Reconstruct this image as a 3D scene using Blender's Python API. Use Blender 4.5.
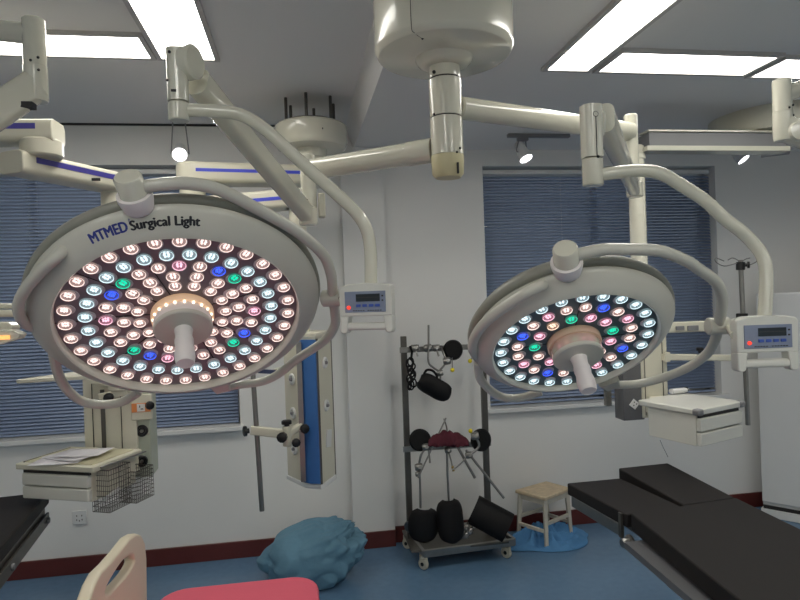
import bpy, math, random
from mathutils import Vector, Matrix, noise
random.seed(7)
S = bpy.context.scene
for o in list(bpy.data.objects): bpy.data.objects.remove(o)
PI = math.pi
V = Vector

# ------------------------------------------------------------------ camera
F = 620.0; YAW = math.atan(100/F); ROLL = .035; PIT = -3.5/F; EYE = 1.7
fwd = V((math.sin(YAW)*math.cos(PIT), math.cos(YAW)*math.cos(PIT), math.sin(PIT)))
r0 = V((math.cos(YAW), -math.sin(YAW), 0)); u0 = r0.cross(fwd)
rgt = r0*math.cos(ROLL) - u0*math.sin(ROLL); upv = u0*math.cos(ROLL) + r0*math.sin(ROLL)
cam = bpy.data.cameras.new('camera'); cam.sensor_width = 36; cam.lens = 36*F/800; cam.clip_start = .02
co = bpy.data.objects.new('camera', cam); S.collection.objects.link(co)
co.matrix_world = Matrix(((rgt.x, upv.x, -fwd.x, 0), (rgt.y, upv.y, -fwd.y, 0), (rgt.z, upv.z, -fwd.z, EYE), (0, 0, 0, 1)))
S.camera = co

def at(x, y, Y=None, Z=None, X=None):
    """point of the room seen in direction (x, y) at a known distance, height or side"""
    d = fwd + rgt*((x-400)/F) - upv*((y-300)/F)
    t = Y/d.y if Y is not None else ((Z-EYE)/d.z if Z is not None else X/d.x)
    return V((0, 0, EYE)) + d*t

# ------------------------------------------------------------------ world, exposure
W = bpy.data.worlds.new('world'); S.world = W; W.use_nodes = True
bg = W.node_tree.nodes['Background']; bg.inputs[0].default_value = (.75, .84, 1, 1); bg.inputs[1].default_value = 0.14
S.view_settings.view_transform = 'Standard'; S.view_settings.look = 'None'
S.view_settings.exposure = 0.0; S.view_settings.gamma = 1.0; S.view_settings.use_curve_mapping = False
PANEL = 11.2      # ceiling panel brightness
LED = 1.0

# ------------------------------------------------------------------ materials
def lin(c):
    return tuple((x/255/12.92 if x/255 <= .04045 else ((x/255+.055)/1.055)**2.4) for x in c)
MATS = {}
def mat(name, rgb, rough=.5, metal=0., var=.06, scale=9., bump=0., bscale=60., spec=.5, coat=0., trans=0., alpha=1.):
    m = bpy.data.materials.new(name); m.use_nodes = True; nt = m.node_tree; N = nt.nodes; L = nt.links
    b = N['Principled BSDF']; c = lin(rgb)
    tc = N.new('ShaderNodeTexCoord'); nz = N.new('ShaderNodeTexNoise'); nz.inputs['Scale'].default_value = scale; nz.inputs['Detail'].default_value = 4
    L.new(tc.outputs['Object'], nz.inputs['Vector'])
    mx = N.new('ShaderNodeMix'); mx.data_type = 'RGBA'
    mx.inputs[6].default_value = (*[x*(1-var) for x in c], 1); mx.inputs[7].default_value = (*[min(1, x*(1+var)) for x in c], 1)
    L.new(nz.outputs['Fac'], mx.inputs[0]); L.new(mx.outputs[2], b.inputs['Base Color'])
    b.inputs['Roughness'].default_value = rough; b.inputs['Metallic'].default_value = metal
    b.inputs['Specular IOR Level'].default_value = spec; b.inputs['Coat Weight'].default_value = coat
    b.inputs['Transmission Weight'].default_value = trans; b.inputs['Alpha'].default_value = alpha
    if bump:
        n2 = N.new('ShaderNodeTexNoise'); n2.inputs['Scale'].default_value = bscale; n2.inputs['Detail'].default_value = 6
        L.new(tc.outputs['Object'], n2.inputs['Vector']); bp = N.new('ShaderNodeBump'); bp.inputs['Strength'].default_value = bump; bp.inputs['Distance'].default_value = .01
        L.new(n2.outputs['Fac'], bp.inputs['Height']); L.new(bp.outputs[0], b.inputs['Normal'])
    MATS[name] = m; return m
def emit(name, rgb, strength, base=None):
    m = bpy.data.materials.new(name); m.use_nodes = True; b = m.node_tree.nodes['Principled BSDF']
    c = lin(rgb); b.inputs['Base Color'].default_value = (*lin(base or rgb), 1); b.inputs['Emission Color'].default_value = (*c, 1)
    b.inputs['Emission Strength'].default_value = strength; b.inputs['Roughness'].default_value = .4
    MATS[name] = m; return m

wallm = mat('wall_paint', (230, 229, 226), .6, bump=.05, bscale=120, var=.03, scale=1.3)
ceilm = mat('ceiling_paint', (229, 227, 225), .75, var=.03, scale=1.1, bump=.04, bscale=90)
floorm = mat('blue_vinyl', (98, 130, 160), .25, var=.12, scale=22, bump=.03, bscale=14)
basem = mat('red_brown_skirting', (92, 38, 34), .4, var=.15, scale=12)
cream = mat('cream_enamel', (217, 214, 197), .2, var=.02, coat=.5)
tan = mat('tan_shaft_cap', (206, 197, 158), .4, var=.03)
panelw = mat('control_panel_white', (218, 217, 208), .3, var=.02, coat=.2)
cream2 = mat('warm_cream_enamel', (209, 205, 187), .35, var=.03)
lampw = mat('lamp_shell_enamel', (200, 198, 186), .3, var=.02, coat=.25)
shell = mat('lamp_back_shell', (146, 145, 134), .35, var=.03)
facem = mat('lamp_face_plate', (128, 116, 122), .3, var=.08, scale=14)
faceg = mat('teal_lamp_face_plate', (88, 104, 110), .3, var=.08, scale=14)
steel = mat('brushed_steel', (150, 148, 144), .3, metal=.9, var=.12, scale=30)
dsteel = mat('dull_dark_steel', (98, 95, 90), .4, metal=.7, var=.15, scale=30)
black = mat('black_vinyl', (17, 16, 17), .6, var=.2, scale=30, bump=.15, bscale=200, spec=.25)
blackp = mat('black_plastic', (20, 20, 22), .35, var=.1)
tablem = mat('table_black_pad', (36, 33, 32), .6, var=.1, scale=40, bump=.1, bscale=300, spec=.25)
seam = mat('dark_seam', (38, 36, 36), .6)
stripe = mat('violet_blue_stripe', (72, 66, 150), .4, var=.05)
stripeb = mat('blue_stripe', (70, 80, 205), .4, var=.05)
bluep = mat('blue_column_front', (58, 106, 168), .35, var=.05)
greyp = mat('grey_plastic', (128, 128, 130), .4)
dgrey = mat('dark_grey_enamel', (98, 98, 100), .4)
whitep = mat('white_plastic', (222, 222, 220), .35, var=.02)
frost = mat('frosted_white_plastic', (232, 226, 224), .45, var=.02, spec=.4)
blindm = mat('blue_blind_slat', (142, 158, 188), .35, var=.06, scale=3)
paperm = mat('white_paper', (225, 222, 226), .7, var=.04, scale=60)
clothm = mat('blue_drape_cloth', (98, 138, 160), .85, var=.10, scale=7, bump=.25, bscale=45)
clothb = mat('bright_blue_cloth', (84, 138, 186), .85, var=.14, scale=9, bump=.25, bscale=45)
maroon = mat('maroon_cloth', (78, 24, 38), .9, var=.2, scale=20, bump=.3, bscale=80)
pink = mat('pink_mattress_cover', (216, 92, 112), .5, var=.05, scale=8, bump=.06, bscale=120)
bedp = mat('bed_cream_plastic', (222, 212, 188), .35, var=.03)
woodm = mat('worn_stool_wood', (205, 186, 156), .6, var=.35, scale=26, bump=.1, bscale=50)
stoolp = mat('stool_white_paint', (196, 190, 176), .55, var=.12, scale=25)
orange = mat('orange_socket', (226, 142, 84), .4)
yellow = mat('yellow_knob', (226, 206, 40), .4)
glassm = mat('window_glass', (240, 248, 255), .02, trans=1., spec=.3)
mtblue = mat('lettering_blue', (40, 52, 130), .5, var=0); mtblack = mat('lettering_black', (28, 28, 34), .5, var=0)
screenm = mat('lcd_screen', (34, 44, 52), .2, var=.1); bezel = mat('blue_grey_bezel', (132, 142, 164), .4, var=.03)
btn = mat('blue_button', (62, 92, 178), .4); redled = emit('red_indicator', (255, 70, 50), 1.2, (200, 40, 30))
panelm = emit('panel_diffuser', (255, 252, 243), PANEL); framem = mat('panel_frame', (190, 186, 184), .5)
spotm = emit('spot_lens', (250, 246, 255), 9.)
spillm = mat('led_spill_disc', (205, 196, 200), .5)  # pale colour stands in for LED glow on the face plate
dotm = emit('hub_led', (255, 236, 214), 2.0)
LC = {'w': (255, 214, 200), 'c': (200, 238, 246), 'b': (60, 100, 255), 'g': (20, 200, 160), 'p': (250, 160, 190), 'o': (255, 205, 165)}
ledA = {k: emit('led_cup_'+k, v, .26*LED, (120, 110, 115)) for k, v in LC.items()}
ledB = {k: emit('led_core_'+k, tuple(min(255, int(x*.6+255*.4)) if k in 'wcpo' else x for x in v), 1.15*LED if k in 'wcpo' else 1.3) for k, v in LC.items()}
glowm = emit('hub_glow_ring', (255, 200, 150), .28, (225, 200, 175))

# ------------------------------------------------------------------ mesh builder
def perp(n, ref=None):
    n = V(n).normalized(); ref = V(ref) if ref else (V((0, 0, 1)) if abs(n.z) < .9 else V((0, 1, 0)))
    a = n.cross(ref).normalized(); return a, a.cross(n) * -1 if False else n.cross(a).normalized()
def rotz(a, loc=(0, 0, 0)): return Matrix.Translation(V(loc)) @ Matrix.Rotation(a, 4, 'Z')
def frameM(o, x, y, z):
    x, y, z = V(x), V(y), V(z)
    return Matrix(((x.x, y.x, z.x, o[0]), (x.y, y.y, z.y, o[1]), (x.z, y.z, z.z, o[2]), (0, 0, 0, 1)))
class MB:
    def __init__(s, M=None): s.v = []; s.f = []; s.m = []; s.mi = 0; s.M = M or Matrix.Identity(4)
    def add(s, vs, fs, smooth=True):
        k = len(s.v); s.v += [s.M @ V(p) for p in vs]
        for f in fs: s.f.append([i+k for i in f]); s.m.append(s.mi)
        return s
    def box(s, c, d, R=None):
        c = V(c); h = V(d)/2; R = R or Matrix.Identity(3)
        vs = [c + R @ V((sx*h.x, sy*h.y, sz*h.z)) for sz in (-1, 1) for sy in (-1, 1) for sx in (-1, 1)]
        return s.add(vs, [(0, 2, 3, 1), (4, 5, 7, 6), (0, 1, 5, 4), (2, 6, 7, 3), (0, 4, 6, 2), (1, 3, 7, 5)])
    def beam(s, A, B, w, h, w2=None, h2=None, ref=None, rnd=0, seg=4):
        """rounded rectangular bar from A to B, w sideways, h upright"""
        A, B = V(A), V(B); n = (B-A).normalized(); a, b = perp(n, ref)
        def sec(w, h):
            r = min(w, h)*rnd/2; pts = []
            for cx, cy, t0 in ((1, 1, 0), (-1, 1, PI/2), (-1, -1, PI), (1, -1, 1.5*PI)):
                for k in range(seg+1 if rnd else 1):
                    t = t0 + (PI/2*k/seg if rnd else 0)
                    pts.append((cx*(w/2-r) + r*math.cos(t), cy*(h/2-r) + r*math.sin(t)))
            return pts
        s1, s2 = sec(w, h), sec(w2 or w, h2 or h); n_ = len(s1)
        vs = [A + a*p + b*q for p, q in s1] + [B + a*p + b*q for p, q in s2]
        fs = [(i, (i+1) % n_, n_+(i+1) % n_, n_+i) for i in range(n_)] + [tuple(range(n_-1, -1, -1)), tuple(range(n_, 2*n_))]
        return s.add(vs, fs)
    def tube(s, P, r, n=12, smooth=0, r2=None, closed=False):
        P = [V(p) for p in P]
        if smooth:
            Q = []; K = len(P)
            for i in range(K-1 if not closed else K):
                p1, p2 = P[i], P[(i+1) % K]
                p0 = P[i-1] if (i or closed) else p1*2-p2; p3 = P[(i+2) % K] if (i+2 < K or closed) else p2*2-p1
                for k in range(smooth):
                    t = k/smooth
                    Q.append(.5*((2*p1) + (p2-p0)*t + (2*p0-5*p1+4*p2-p3)*t*t + (3*p1-p0-3*p2+p3)*t**3))
            if not closed: Q.append(P[-1])
            P = Q
        K = len(P); vs = []; a = None
        for i, p in enumerate(P):
            q0 = P[i-1] if (i or closed) else p; q1 = P[(i+1) % K] if (i+1 < K or closed) else p
            t = (q1-q0).normalized()
            if a is None: a, b = perp(t)
            a = (a - t*a.dot(t)).normalized(); b = t.cross(a)
            rr = r + (r2-r)*i/(K-1) if r2 is not None else r
            vs += [p + a*rr*math.cos(2*PI*k/n) + b*rr*math.sin(2*PI*k/n) for k in range(n)]
        fs = []
        for i in range(K if closed else K-1):
            j = (i+1) % K
            fs += [(i*n+k, i*n+(k+1) % n, j*n+(k+1) % n, j*n+k) for k in range(n)]
        if not closed: fs += [tuple(range(n-1, -1, -1)), tuple(range((K-1)*n, K*n))]
        return s.add(vs, fs)
    def lathe(s, prof, o, n, seg=48, sx=1.):
        o, n = V(o), V(n).normalized(); a, b = perp(n); vs = []; fs = []; idx = []
        for r, z in prof:
            if r < 1e-6: idx.append([len(vs)]); vs.append(o + n*z)
            else:
                idx.append(list(range(len(vs), len(vs)+seg)))
                vs += [o + n*z + a*r*math.cos(2*PI*k/seg)*sx + b*r*math.sin(2*PI*k/seg) for k in range(seg)]
        for A, B in zip(idx, idx[1:]):
            for k in range(seg):
                k2 = (k+1) % seg
                if len(A) == 1 and len(B) == 1: continue
                if len(A) == 1: fs.append((A[0], B[k], B[k2]))
                elif len(B) == 1: fs.append((A[k], A[k2], B[0]))
                else: fs.append((A[k], A[k2], B[k2], B[k]))
        return s.add(vs, fs)
    def cyl(s, A, B, r, r2=None, seg=24, ch=.12):
        A, B = V(A), V(B); L = (B-A).length; r2 = r if r2 is None else r2; c = min(r, r2)*ch
        return s.lathe([(0, 0), (r-c, 0), (r, c), (r2, L-c), (r2-c, L), (0, L)], A, B-A, seg)
    def prism(s, poly, e):
        n = len(poly); poly = [V(p) for p in poly]; e = V(e)
        return s.add(poly + [p+e for p in poly], [tuple(range(n-1, -1, -1)), tuple(range(n, 2*n))] + [(i, (i+1) % n, n+(i+1) % n, n+i) for i in range(n)])
    def ball(s, c, r, seg=16):
        return s.lathe([(r*math.sin(PI*k/8), -r*math.cos(PI*k/8)) for k in range(9)], c, (0, 0, 1), seg)
    def build(s, name, m, parent=None, bevel=0, ang=40, seg=2):
        me = bpy.data.meshes.new(name)
        off = V((0, 0, 0)); p = parent
        while p is not None: off += p.location; p = p.parent
        me.from_pydata([tuple(v-off) for v in s.v], [], s.f)
        import bmesh
        bm = bmesh.new(); bm.from_mesh(me); bmesh.ops.recalc_face_normals(bm, faces=bm.faces); bm.to_mesh(me); bm.free()
        for q in (m if isinstance(m, (list, tuple)) else [m]): me.materials.append(q)
        for i, q in enumerate(me.polygons): q.material_index = s.m[i]; q.use_smooth = True
        me.set_sharp_from_angle(angle=math.radians(ang))
        o = bpy.data.objects.new(name, me); S.collection.objects.link(o)
        if parent is not None: o.parent = parent
        if bevel:
            b = o.modifiers.new('bevel', 'BEVEL'); b.width = bevel; b.segments = seg; b.limit_method = 'ANGLE'; b.angle_limit = math.radians(40); b.harden_normals = False
        return o
def tag(o, label, cat, group=None, kind=None):
    o['label'] = label; o['category'] = cat
    if group: o['group'] = group
    if kind: o['kind'] = kind
    return o
def thing(name, label, cat, loc, group=None):
    o = bpy.data.objects.new(name, None); S.collection.objects.link(o); o.location = V(loc); o.empty_display_size = .05
    return tag(o, label, cat, group)
def struct(o): o['kind'] = 'structure'; return o
def copy_tree(o, parent=None):
    c = o.copy(); S.collection.objects.link(c); c.parent = parent
    for ch in list(o.children): copy_tree(ch, c)
    return c

# ================================================================== the room
WY = 4.25; XL, XR, YB = -3.3, 4.3, -2.6; ZL, ZR = 2.88, 2.72
struct(MB().box(((XL+XR)/2, (YB+WY)/2, -.05), (XR-XL+.4, WY-YB+.4, .1)).build('floor', floorm))
def wall_open(name, y0, y1, holes, zt=3.0):
    b = MB(); x = XL
    for hx0, hx1, hz0, hz1 in holes:
        b.box(((x+hx0)/2, (y0+y1)/2, zt/2), (hx0-x, y1-y0, zt))
        b.box(((hx0+hx1)/2, (y0+y1)/2, hz0/2), (hx1-hx0, y1-y0, hz0))
        b.box(((hx0+hx1)/2, (y0+y1)/2, (hz1+zt)/2), (hx1-hx0, y1-y0, zt-hz1)); x = hx1
    b.box(((x+XR)/2, (y0+y1)/2, zt/2), (XR-x, y1-y0, zt))
    return struct(b.build(name, wallm))
WIN = [(-3.0, -.42, .88, 2.615), (1.31, 3.13, .88, 2.605)]
wall_open('wall_back', WY, WY+.24, WIN)
struct(MB().box((XL-.1, (YB+WY)/2, 1.5), (.2, WY-YB+.4, 3)).build('wall_left', wallm))
struct(MB().box((XR+.1, (YB+WY)/2, 1.5), (.2, WY-YB+.4, 3)).build('wall_right', wallm))
struct(MB().box(((XL+XR)/2, YB-.1, 1.5), (XR-XL, .2, 3)).build('wall_front', wallm))
struct(MB().box((.445, WY-.03, 1.36), (.285, .06, 2.719)).build('wall_pilaster', wallm))
struct(MB().box(((XL+.35)/2, (YB+WY)/2, ZL+.06), (.35-XL, WY-YB, .12)).build('ceiling_left', ceilm))
# the lower right half of the ceiling with its sloping side
b = MB(); b.prism([(.35, YB, ZL+.12), (.35, YB, ZL), (.40, YB, ZR), (XR, YB, ZR), (XR, YB, ZL+.12)], (0, WY-YB, 0)); struct(b.build('ceiling_right', ceilm))
struct(MB().box(((XL+.34)/2, WY-.006, ZL-.006), (.34-XL, .012, .012)).build('shadow_gap_1', seam))  # dark strip painted in for the shadow gap between wall and ceiling
for i, (a, c, y) in enumerate([(XL, .302, WY-.008), (.302, .588, WY-.068), (.588, XR, WY-.008)]):
    struct(MB().box(((a+c)/2, y, .055), (c-a, .016, .11)).build('baseboard_'+('left', 'pilaster', 'right')[i], basem, bevel=.003))

for i, (x0, x1, z0, z1) in enumerate(WIN):
    w = struct(MB().box(((x0+x1)/2, WY+.16, z0+.02), (x1-x0, .05, .04)).build('window_%d' % (i+1), whitep))
    b = MB(); b.box(((x0+x1)/2, WY+.16, z1-.02), (x1-x0, .05, .04))
    for x in (x0+.02, x1-.02, (x0+x1)/2): b.box((x, WY+.16, (z0+z1)/2), (.04, .05, z1-z0))
    b.build('window_frame', whitep, w)
    MB().box(((x0+x1)/2, WY+.165, (z0+z1)/2), (x1-x0-.06, .006, z1-z0-.06)).build('window_pane', glassm, w)
    MB().box(((x0+x1)/2, WY-.005+.06, z0-.012), (x1-x0+.06, .22, .03)).build('window_sill', whitep, w, bevel=.004)
    # venetian blind
    t = thing('venetian_blind', 'blue venetian blind over the window %s' % ('behind the largest surgical lamp and the left shelf column' if i == 0 else 'behind the smaller surgical lamp, right of the equipment rack'), 'blind', ((x0+x1)/2, WY+.06, z0))
    wd = x1-x0-.03; xc = (x0+x1)/2; yb = WY+.06
    sl = MB(); n = int((z1-z0-.09)/.0225)
    for k in range(n):
        zc = z1-.075-k*.0225; pr = []
        for q in range(5):
            u = (q-2)/2*.0135; an = math.radians(50 if k < 12 else 44)
            bend = .0022*(1-(q-2)**2/4)
            pr.append((yb + u*math.cos(an)+bend*math.sin(an)*-1, zc + u*math.sin(an)*1 + bend*math.cos(an)))
        vs = [(xc-wd/2, y, z) for y, z in pr]+[(xc+wd/2, y, z) for y, z in pr]
        sl.add(vs, [(q, q+1, q+6, q+5) for q in range(4)])
    so = sl.build('slats', blindm, t, ang=60); sm_ = so.modifiers.new('thick', 'SOLIDIFY'); sm_.thickness = .0006
    MB().box((xc, yb, z1-.035), (wd, .035, .03)).build('headrail', whitep, t, bevel=.003)
    MB().box((xc, yb, z0+.018), (wd, .022, .014)).build('bottom_rail', blindm, t, bevel=.003)
    b = MB()
    for q in (.33, .70): b.tube([(x0+(x1-x0)*q, yb-.016, z1-.05), (x0+(x1-x0)*q, yb-.016, z0+.02)], .0006, 6)
    b.build('ladder_cord', whitep, t)
# outside ground far beyond is not visible through the closed blinds

# wall socket
c = at(80, 517, Y=WY)
t = thing('wall_socket', 'small white wall socket low on the back wall under the left shelf', 'socket', c)
MB().box(c+V((0, -.006, 0)), (.086, .012, .086)).build('socket_plate', whitep, t, bevel=.003)
b = MB()
for dx, dz in ((-.015, .012), (.015, .012), (-.016, -.014), (.016, -.014), (0, -.02)): b.box(c+V((dx, -.0125, dz)), (.005, .002, .009))
b.build('socket_holes', seam, t)

# ceiling light panels
def panel(x0, x1, y0, y1, z, label):
    t = thing('ceiling_light_panel', label, 'ceiling light', ((x0+x1)/2, (y0+y1)/2, z), 'flat ceiling light panels')
    b = MB(); w = .022
    b.box(((x0+x1)/2, y0-w/2, z-.008), (x1-x0+2*w, w, .016)); b.box(((x0+x1)/2, y1+w/2, z-.008), (x1-x0+2*w, w, .016))
    b.box((x0-w/2, (y0+y1)/2, z-.008), (w, y1-y0, .016)); b.box((x1+w/2, (y0+y1)/2, z-.008), (w, y1-y0, .016))
    b.build('frame', framem, t)
    MB().box(((x0+x1)/2, (y0+y1)/2, z-.006), (x1-x0, y1-y0, .008)).build('diffuser', panelm, t)
panel(-.605, -.363, 1.9, 3.08, ZL, 'long white ceiling panel running towards the viewer, left of the big round mount')
panel(-1.86, -.655, 2.845, 3.08, ZL, 'white ceiling panel lying crosswise at the upper left')
panel(1.147, 1.340, 1.5, 2.675, ZR, 'long white ceiling panel running towards the viewer, right of the big round mount')
panel(1.40, 2.14, 2.46, 2.68, ZR, 'white crosswise ceiling panel in the middle of the right half')
panel(2.20, 2.95, 2.48, 2.70, ZR, 'white ceiling panel cut by the right edge of the picture')
for i, (x, y) in enumerate([(-1.9, -.3), (-.48, -.3), (1.25, -.3), (2.7, -.3), (-1.9, -1.6), (-.48, -1.6), (1.25, -1.6), (2.7, -1.6)]):  # unseen panels assumed behind the camera, added for ambient and front fill
    panel(x-.13, x+.13, y-.5, y+.5, ZL if x < .3 else ZR, 'assumed white ceiling panel added for fill behind the viewer, %s from the left in the %s row' % (('first', 'second', 'third', 'fourth')[i % 4], 'nearer' if i < 4 else 'farther'))

# track spots
def spot(p, tgt, zc, label, track=None):
    p = V(p); t = thing('track_spotlight', label, 'spotlight', (p.x, p.y, zc), 'small ceiling spotlights')
    d = (V(tgt)-p).normalized()
    if track: MB().box((p.x+track, p.y, zc-.012), (.42, .035, .022)).build('track', greyp, t, bevel=.002)
    MB().box((p.x, p.y, zc-.03), (.07, .035, .03)).build('adapter', greyp, t, bevel=.003)
    s_ = perp(d, (0, 0, 1))[0]
    top = p - d*.02
    b = MB(); b.tube([V((p.x, p.y, zc-.03))+s_*.03, top+s_*.05, p+s_*.048], .004, 8, 4); b.tube([V((p.x, p.y, zc-.03))-s_*.03, top-s_*.05, p-s_*.048], .004, 8, 4)
    b.build('bracket', greyp, t)
    MB().lathe([(0, -.08), (.025, -.08), (.03, -.07), (.036, -.02), (.046, .04), (.046, .05), (.042, .05), (.040, .044)], p, d, 28).build('housing', whitep, t)
    MB().lathe([(0, .044), (.041, .043), (.041, .040), (0, .04)], p, d, 28).build('lens', spotm, t)
    l = bpy.data.lights.new('spot_beam', 'SPOT'); l.energy = 14; l.spot_size = 1.2; l.spot_blend = .6; l.shadow_soft_size = .03; l.color = (.97, .95, 1)
    lo = bpy.data.objects.new('spot_beam', l); S.collection.objects.link(lo); lo.parent = t; lo.location = p+d*.06-t.location
    lo.rotation_euler = (-d).to_track_quat('Z', 'Y').to_euler()
P = at(180, 152, Y=3.9); spot(P, P+V((.1, -.9, -.6)), ZL, 'glaring little ceiling spotlight above the large surgical lamp')
P = at(523, 153, Y=3.82); spot(P, P+V((.24, -.42, -.86)), ZR, 'small lit spotlight on a short ceiling track above the right window', .11)
P = at(739, 155, Y=3.95); spot(P, P+V((.36, -.48, -.80)), ZR, 'small lit spotlight at the right, below the grey-cream ceiling arm')

# ================================================================== ceiling mount of the surgical lamps
MX, MY = .4933, 1.98
t = thing('ceiling_mount', 'large cream round ceiling canopy with the central shaft carrying both surgical lamps', 'lamp mount', (MX, MY, ZR), None)
ZC = at(448, 27, Y=MY-.222).z
MB().lathe([(0, ZL-ZC), (.224, ZL-ZC), (.226, ZL-ZC-.01), (.226, .024), (.2255, .020), (.216, .003), (.212, 0), (.105, -.004), (.095, -.008), (.088, -.022), (.074, -.032), (.06, -.036), (0, -.036)], (MX, MY, ZC), (0, 0, 1), 72).build('canopy', cream, t)
b = MB(); b.tube([(MX-.14, MY-.178, ZC+.14), (MX-.14, MY-.178, ZC+.02), (MX-.13, MY-.17, ZC+.002), (MX-.09, MY-.13, ZC-.001)], .0010, 6, 6)
b.ball((MX-.14, MY-.178, ZC+.10), .004, 8); b.ball((MX-.10, MY-.14, ZC-.001), .004, 8); b.build('cover_seam', seam, t)
z0 = at(448, 80, Y=MY).z; z1 = at(448, 118, Y=MY).z; z2 = at(448, 156, Y=MY).z; z3 = at(448, 178, Y=MY).z
SR = .0535
b = MB(); b.cyl((MX, MY, ZC-.02), (MX, MY, z0+.003), SR-.002, ch=.02); b.cyl((MX, MY, z0-.002), (MX, MY, z1+.002), SR, ch=.03); b.cyl((MX, MY, z1-.002), (MX, MY, z2), SR, ch=.03); b.build('shaft', cream, t)
b = MB(); b.cyl((MX, MY, z0+.004), (MX, MY, z0-.003), SR-.003, ch=0); b.cyl((MX, MY, z1+.003), (MX, MY, z1-.003), SR-.003, ch=0); b.build('joint_ring', seam, t)
MB().lathe([(SR, 0), (SR+.001, -.01), (SR-.002, z3-z2+.012), (SR-.012, z3-z2), (0, z3-z2)], (MX, MY, z2), (0, 0, 1), 40).build('shaft_cap', tan, t)
MB().box((MX+.02, MY-SR+.001, z2-.05), (.006, .006, .035)).build('cap_slot', seam, t)
for px, py in ((434, 72), (434, 114), (457, 152), (460, 148)): MB().ball(at(px, py, Y=MY-SR+.003), .006 if py == 72 else .004, 8).build('screw', seam, t)

# ================================================================== surgical lamps
def lamp_frame(th, ph):
    n = V((math.sin(th)*math.sin(ph), -math.sin(th)*math.cos(ph), -math.cos(th)))
    a = n.cross(V((0, 1, 0))).normalized(); return n, a, a.cross(n)
led_mesh = {}
def led_geo(b, q):
    b.mi = 0
    b.lathe([(.0158*q, -.001), (.0160*q, .0035), (.0150*q, .005), (.0138*q, .004), (.0125*q, .001), (.008*q, -.0005), (0, -.001)], (0, 0, 0), (0, 0, 1), 20)
    b.mi = 1
    for k in range(2):
        for y_ in (-.0045, .0, .0045):
            x_ = (-.0035, .0035)[k]*(1.35 if y_ == 0 else 1); b.lathe([(.0026*q, -.001), (.0024*q, .0025), (.0012*q, .0035), (0, .004)], (x_*q, y_*q*1.2, 0), (0, 0, 1), 8)
    b.lathe([(.0148*q, .004), (.0152*q, .0052), (.0144*q, .0054), (.0138*q, .004)], (0, 0, 0), (0, 0, 1), 20)
    b.mi = 2
    b.lathe([(.0170*q, -.0012), (.0165*q, .0004), (0, .0004)], (0, .0065*q, -.0005), (0, 0, 1), 20)  # disc shifted inward, painted as glow spilling from the LED
def led_cup(kind, q):
    if (kind, q) in led_mesh: return led_mesh[kind, q]
    b = MB(); led_geo(b, q)
    o = b.build('tmp', [ledA[kind], ledB[kind], spillm]); me = o.data; me.name = 'led_lens_'+kind; bpy.data.objects.remove(o)
    led_mesh[kind, q] = me; return me
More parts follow.
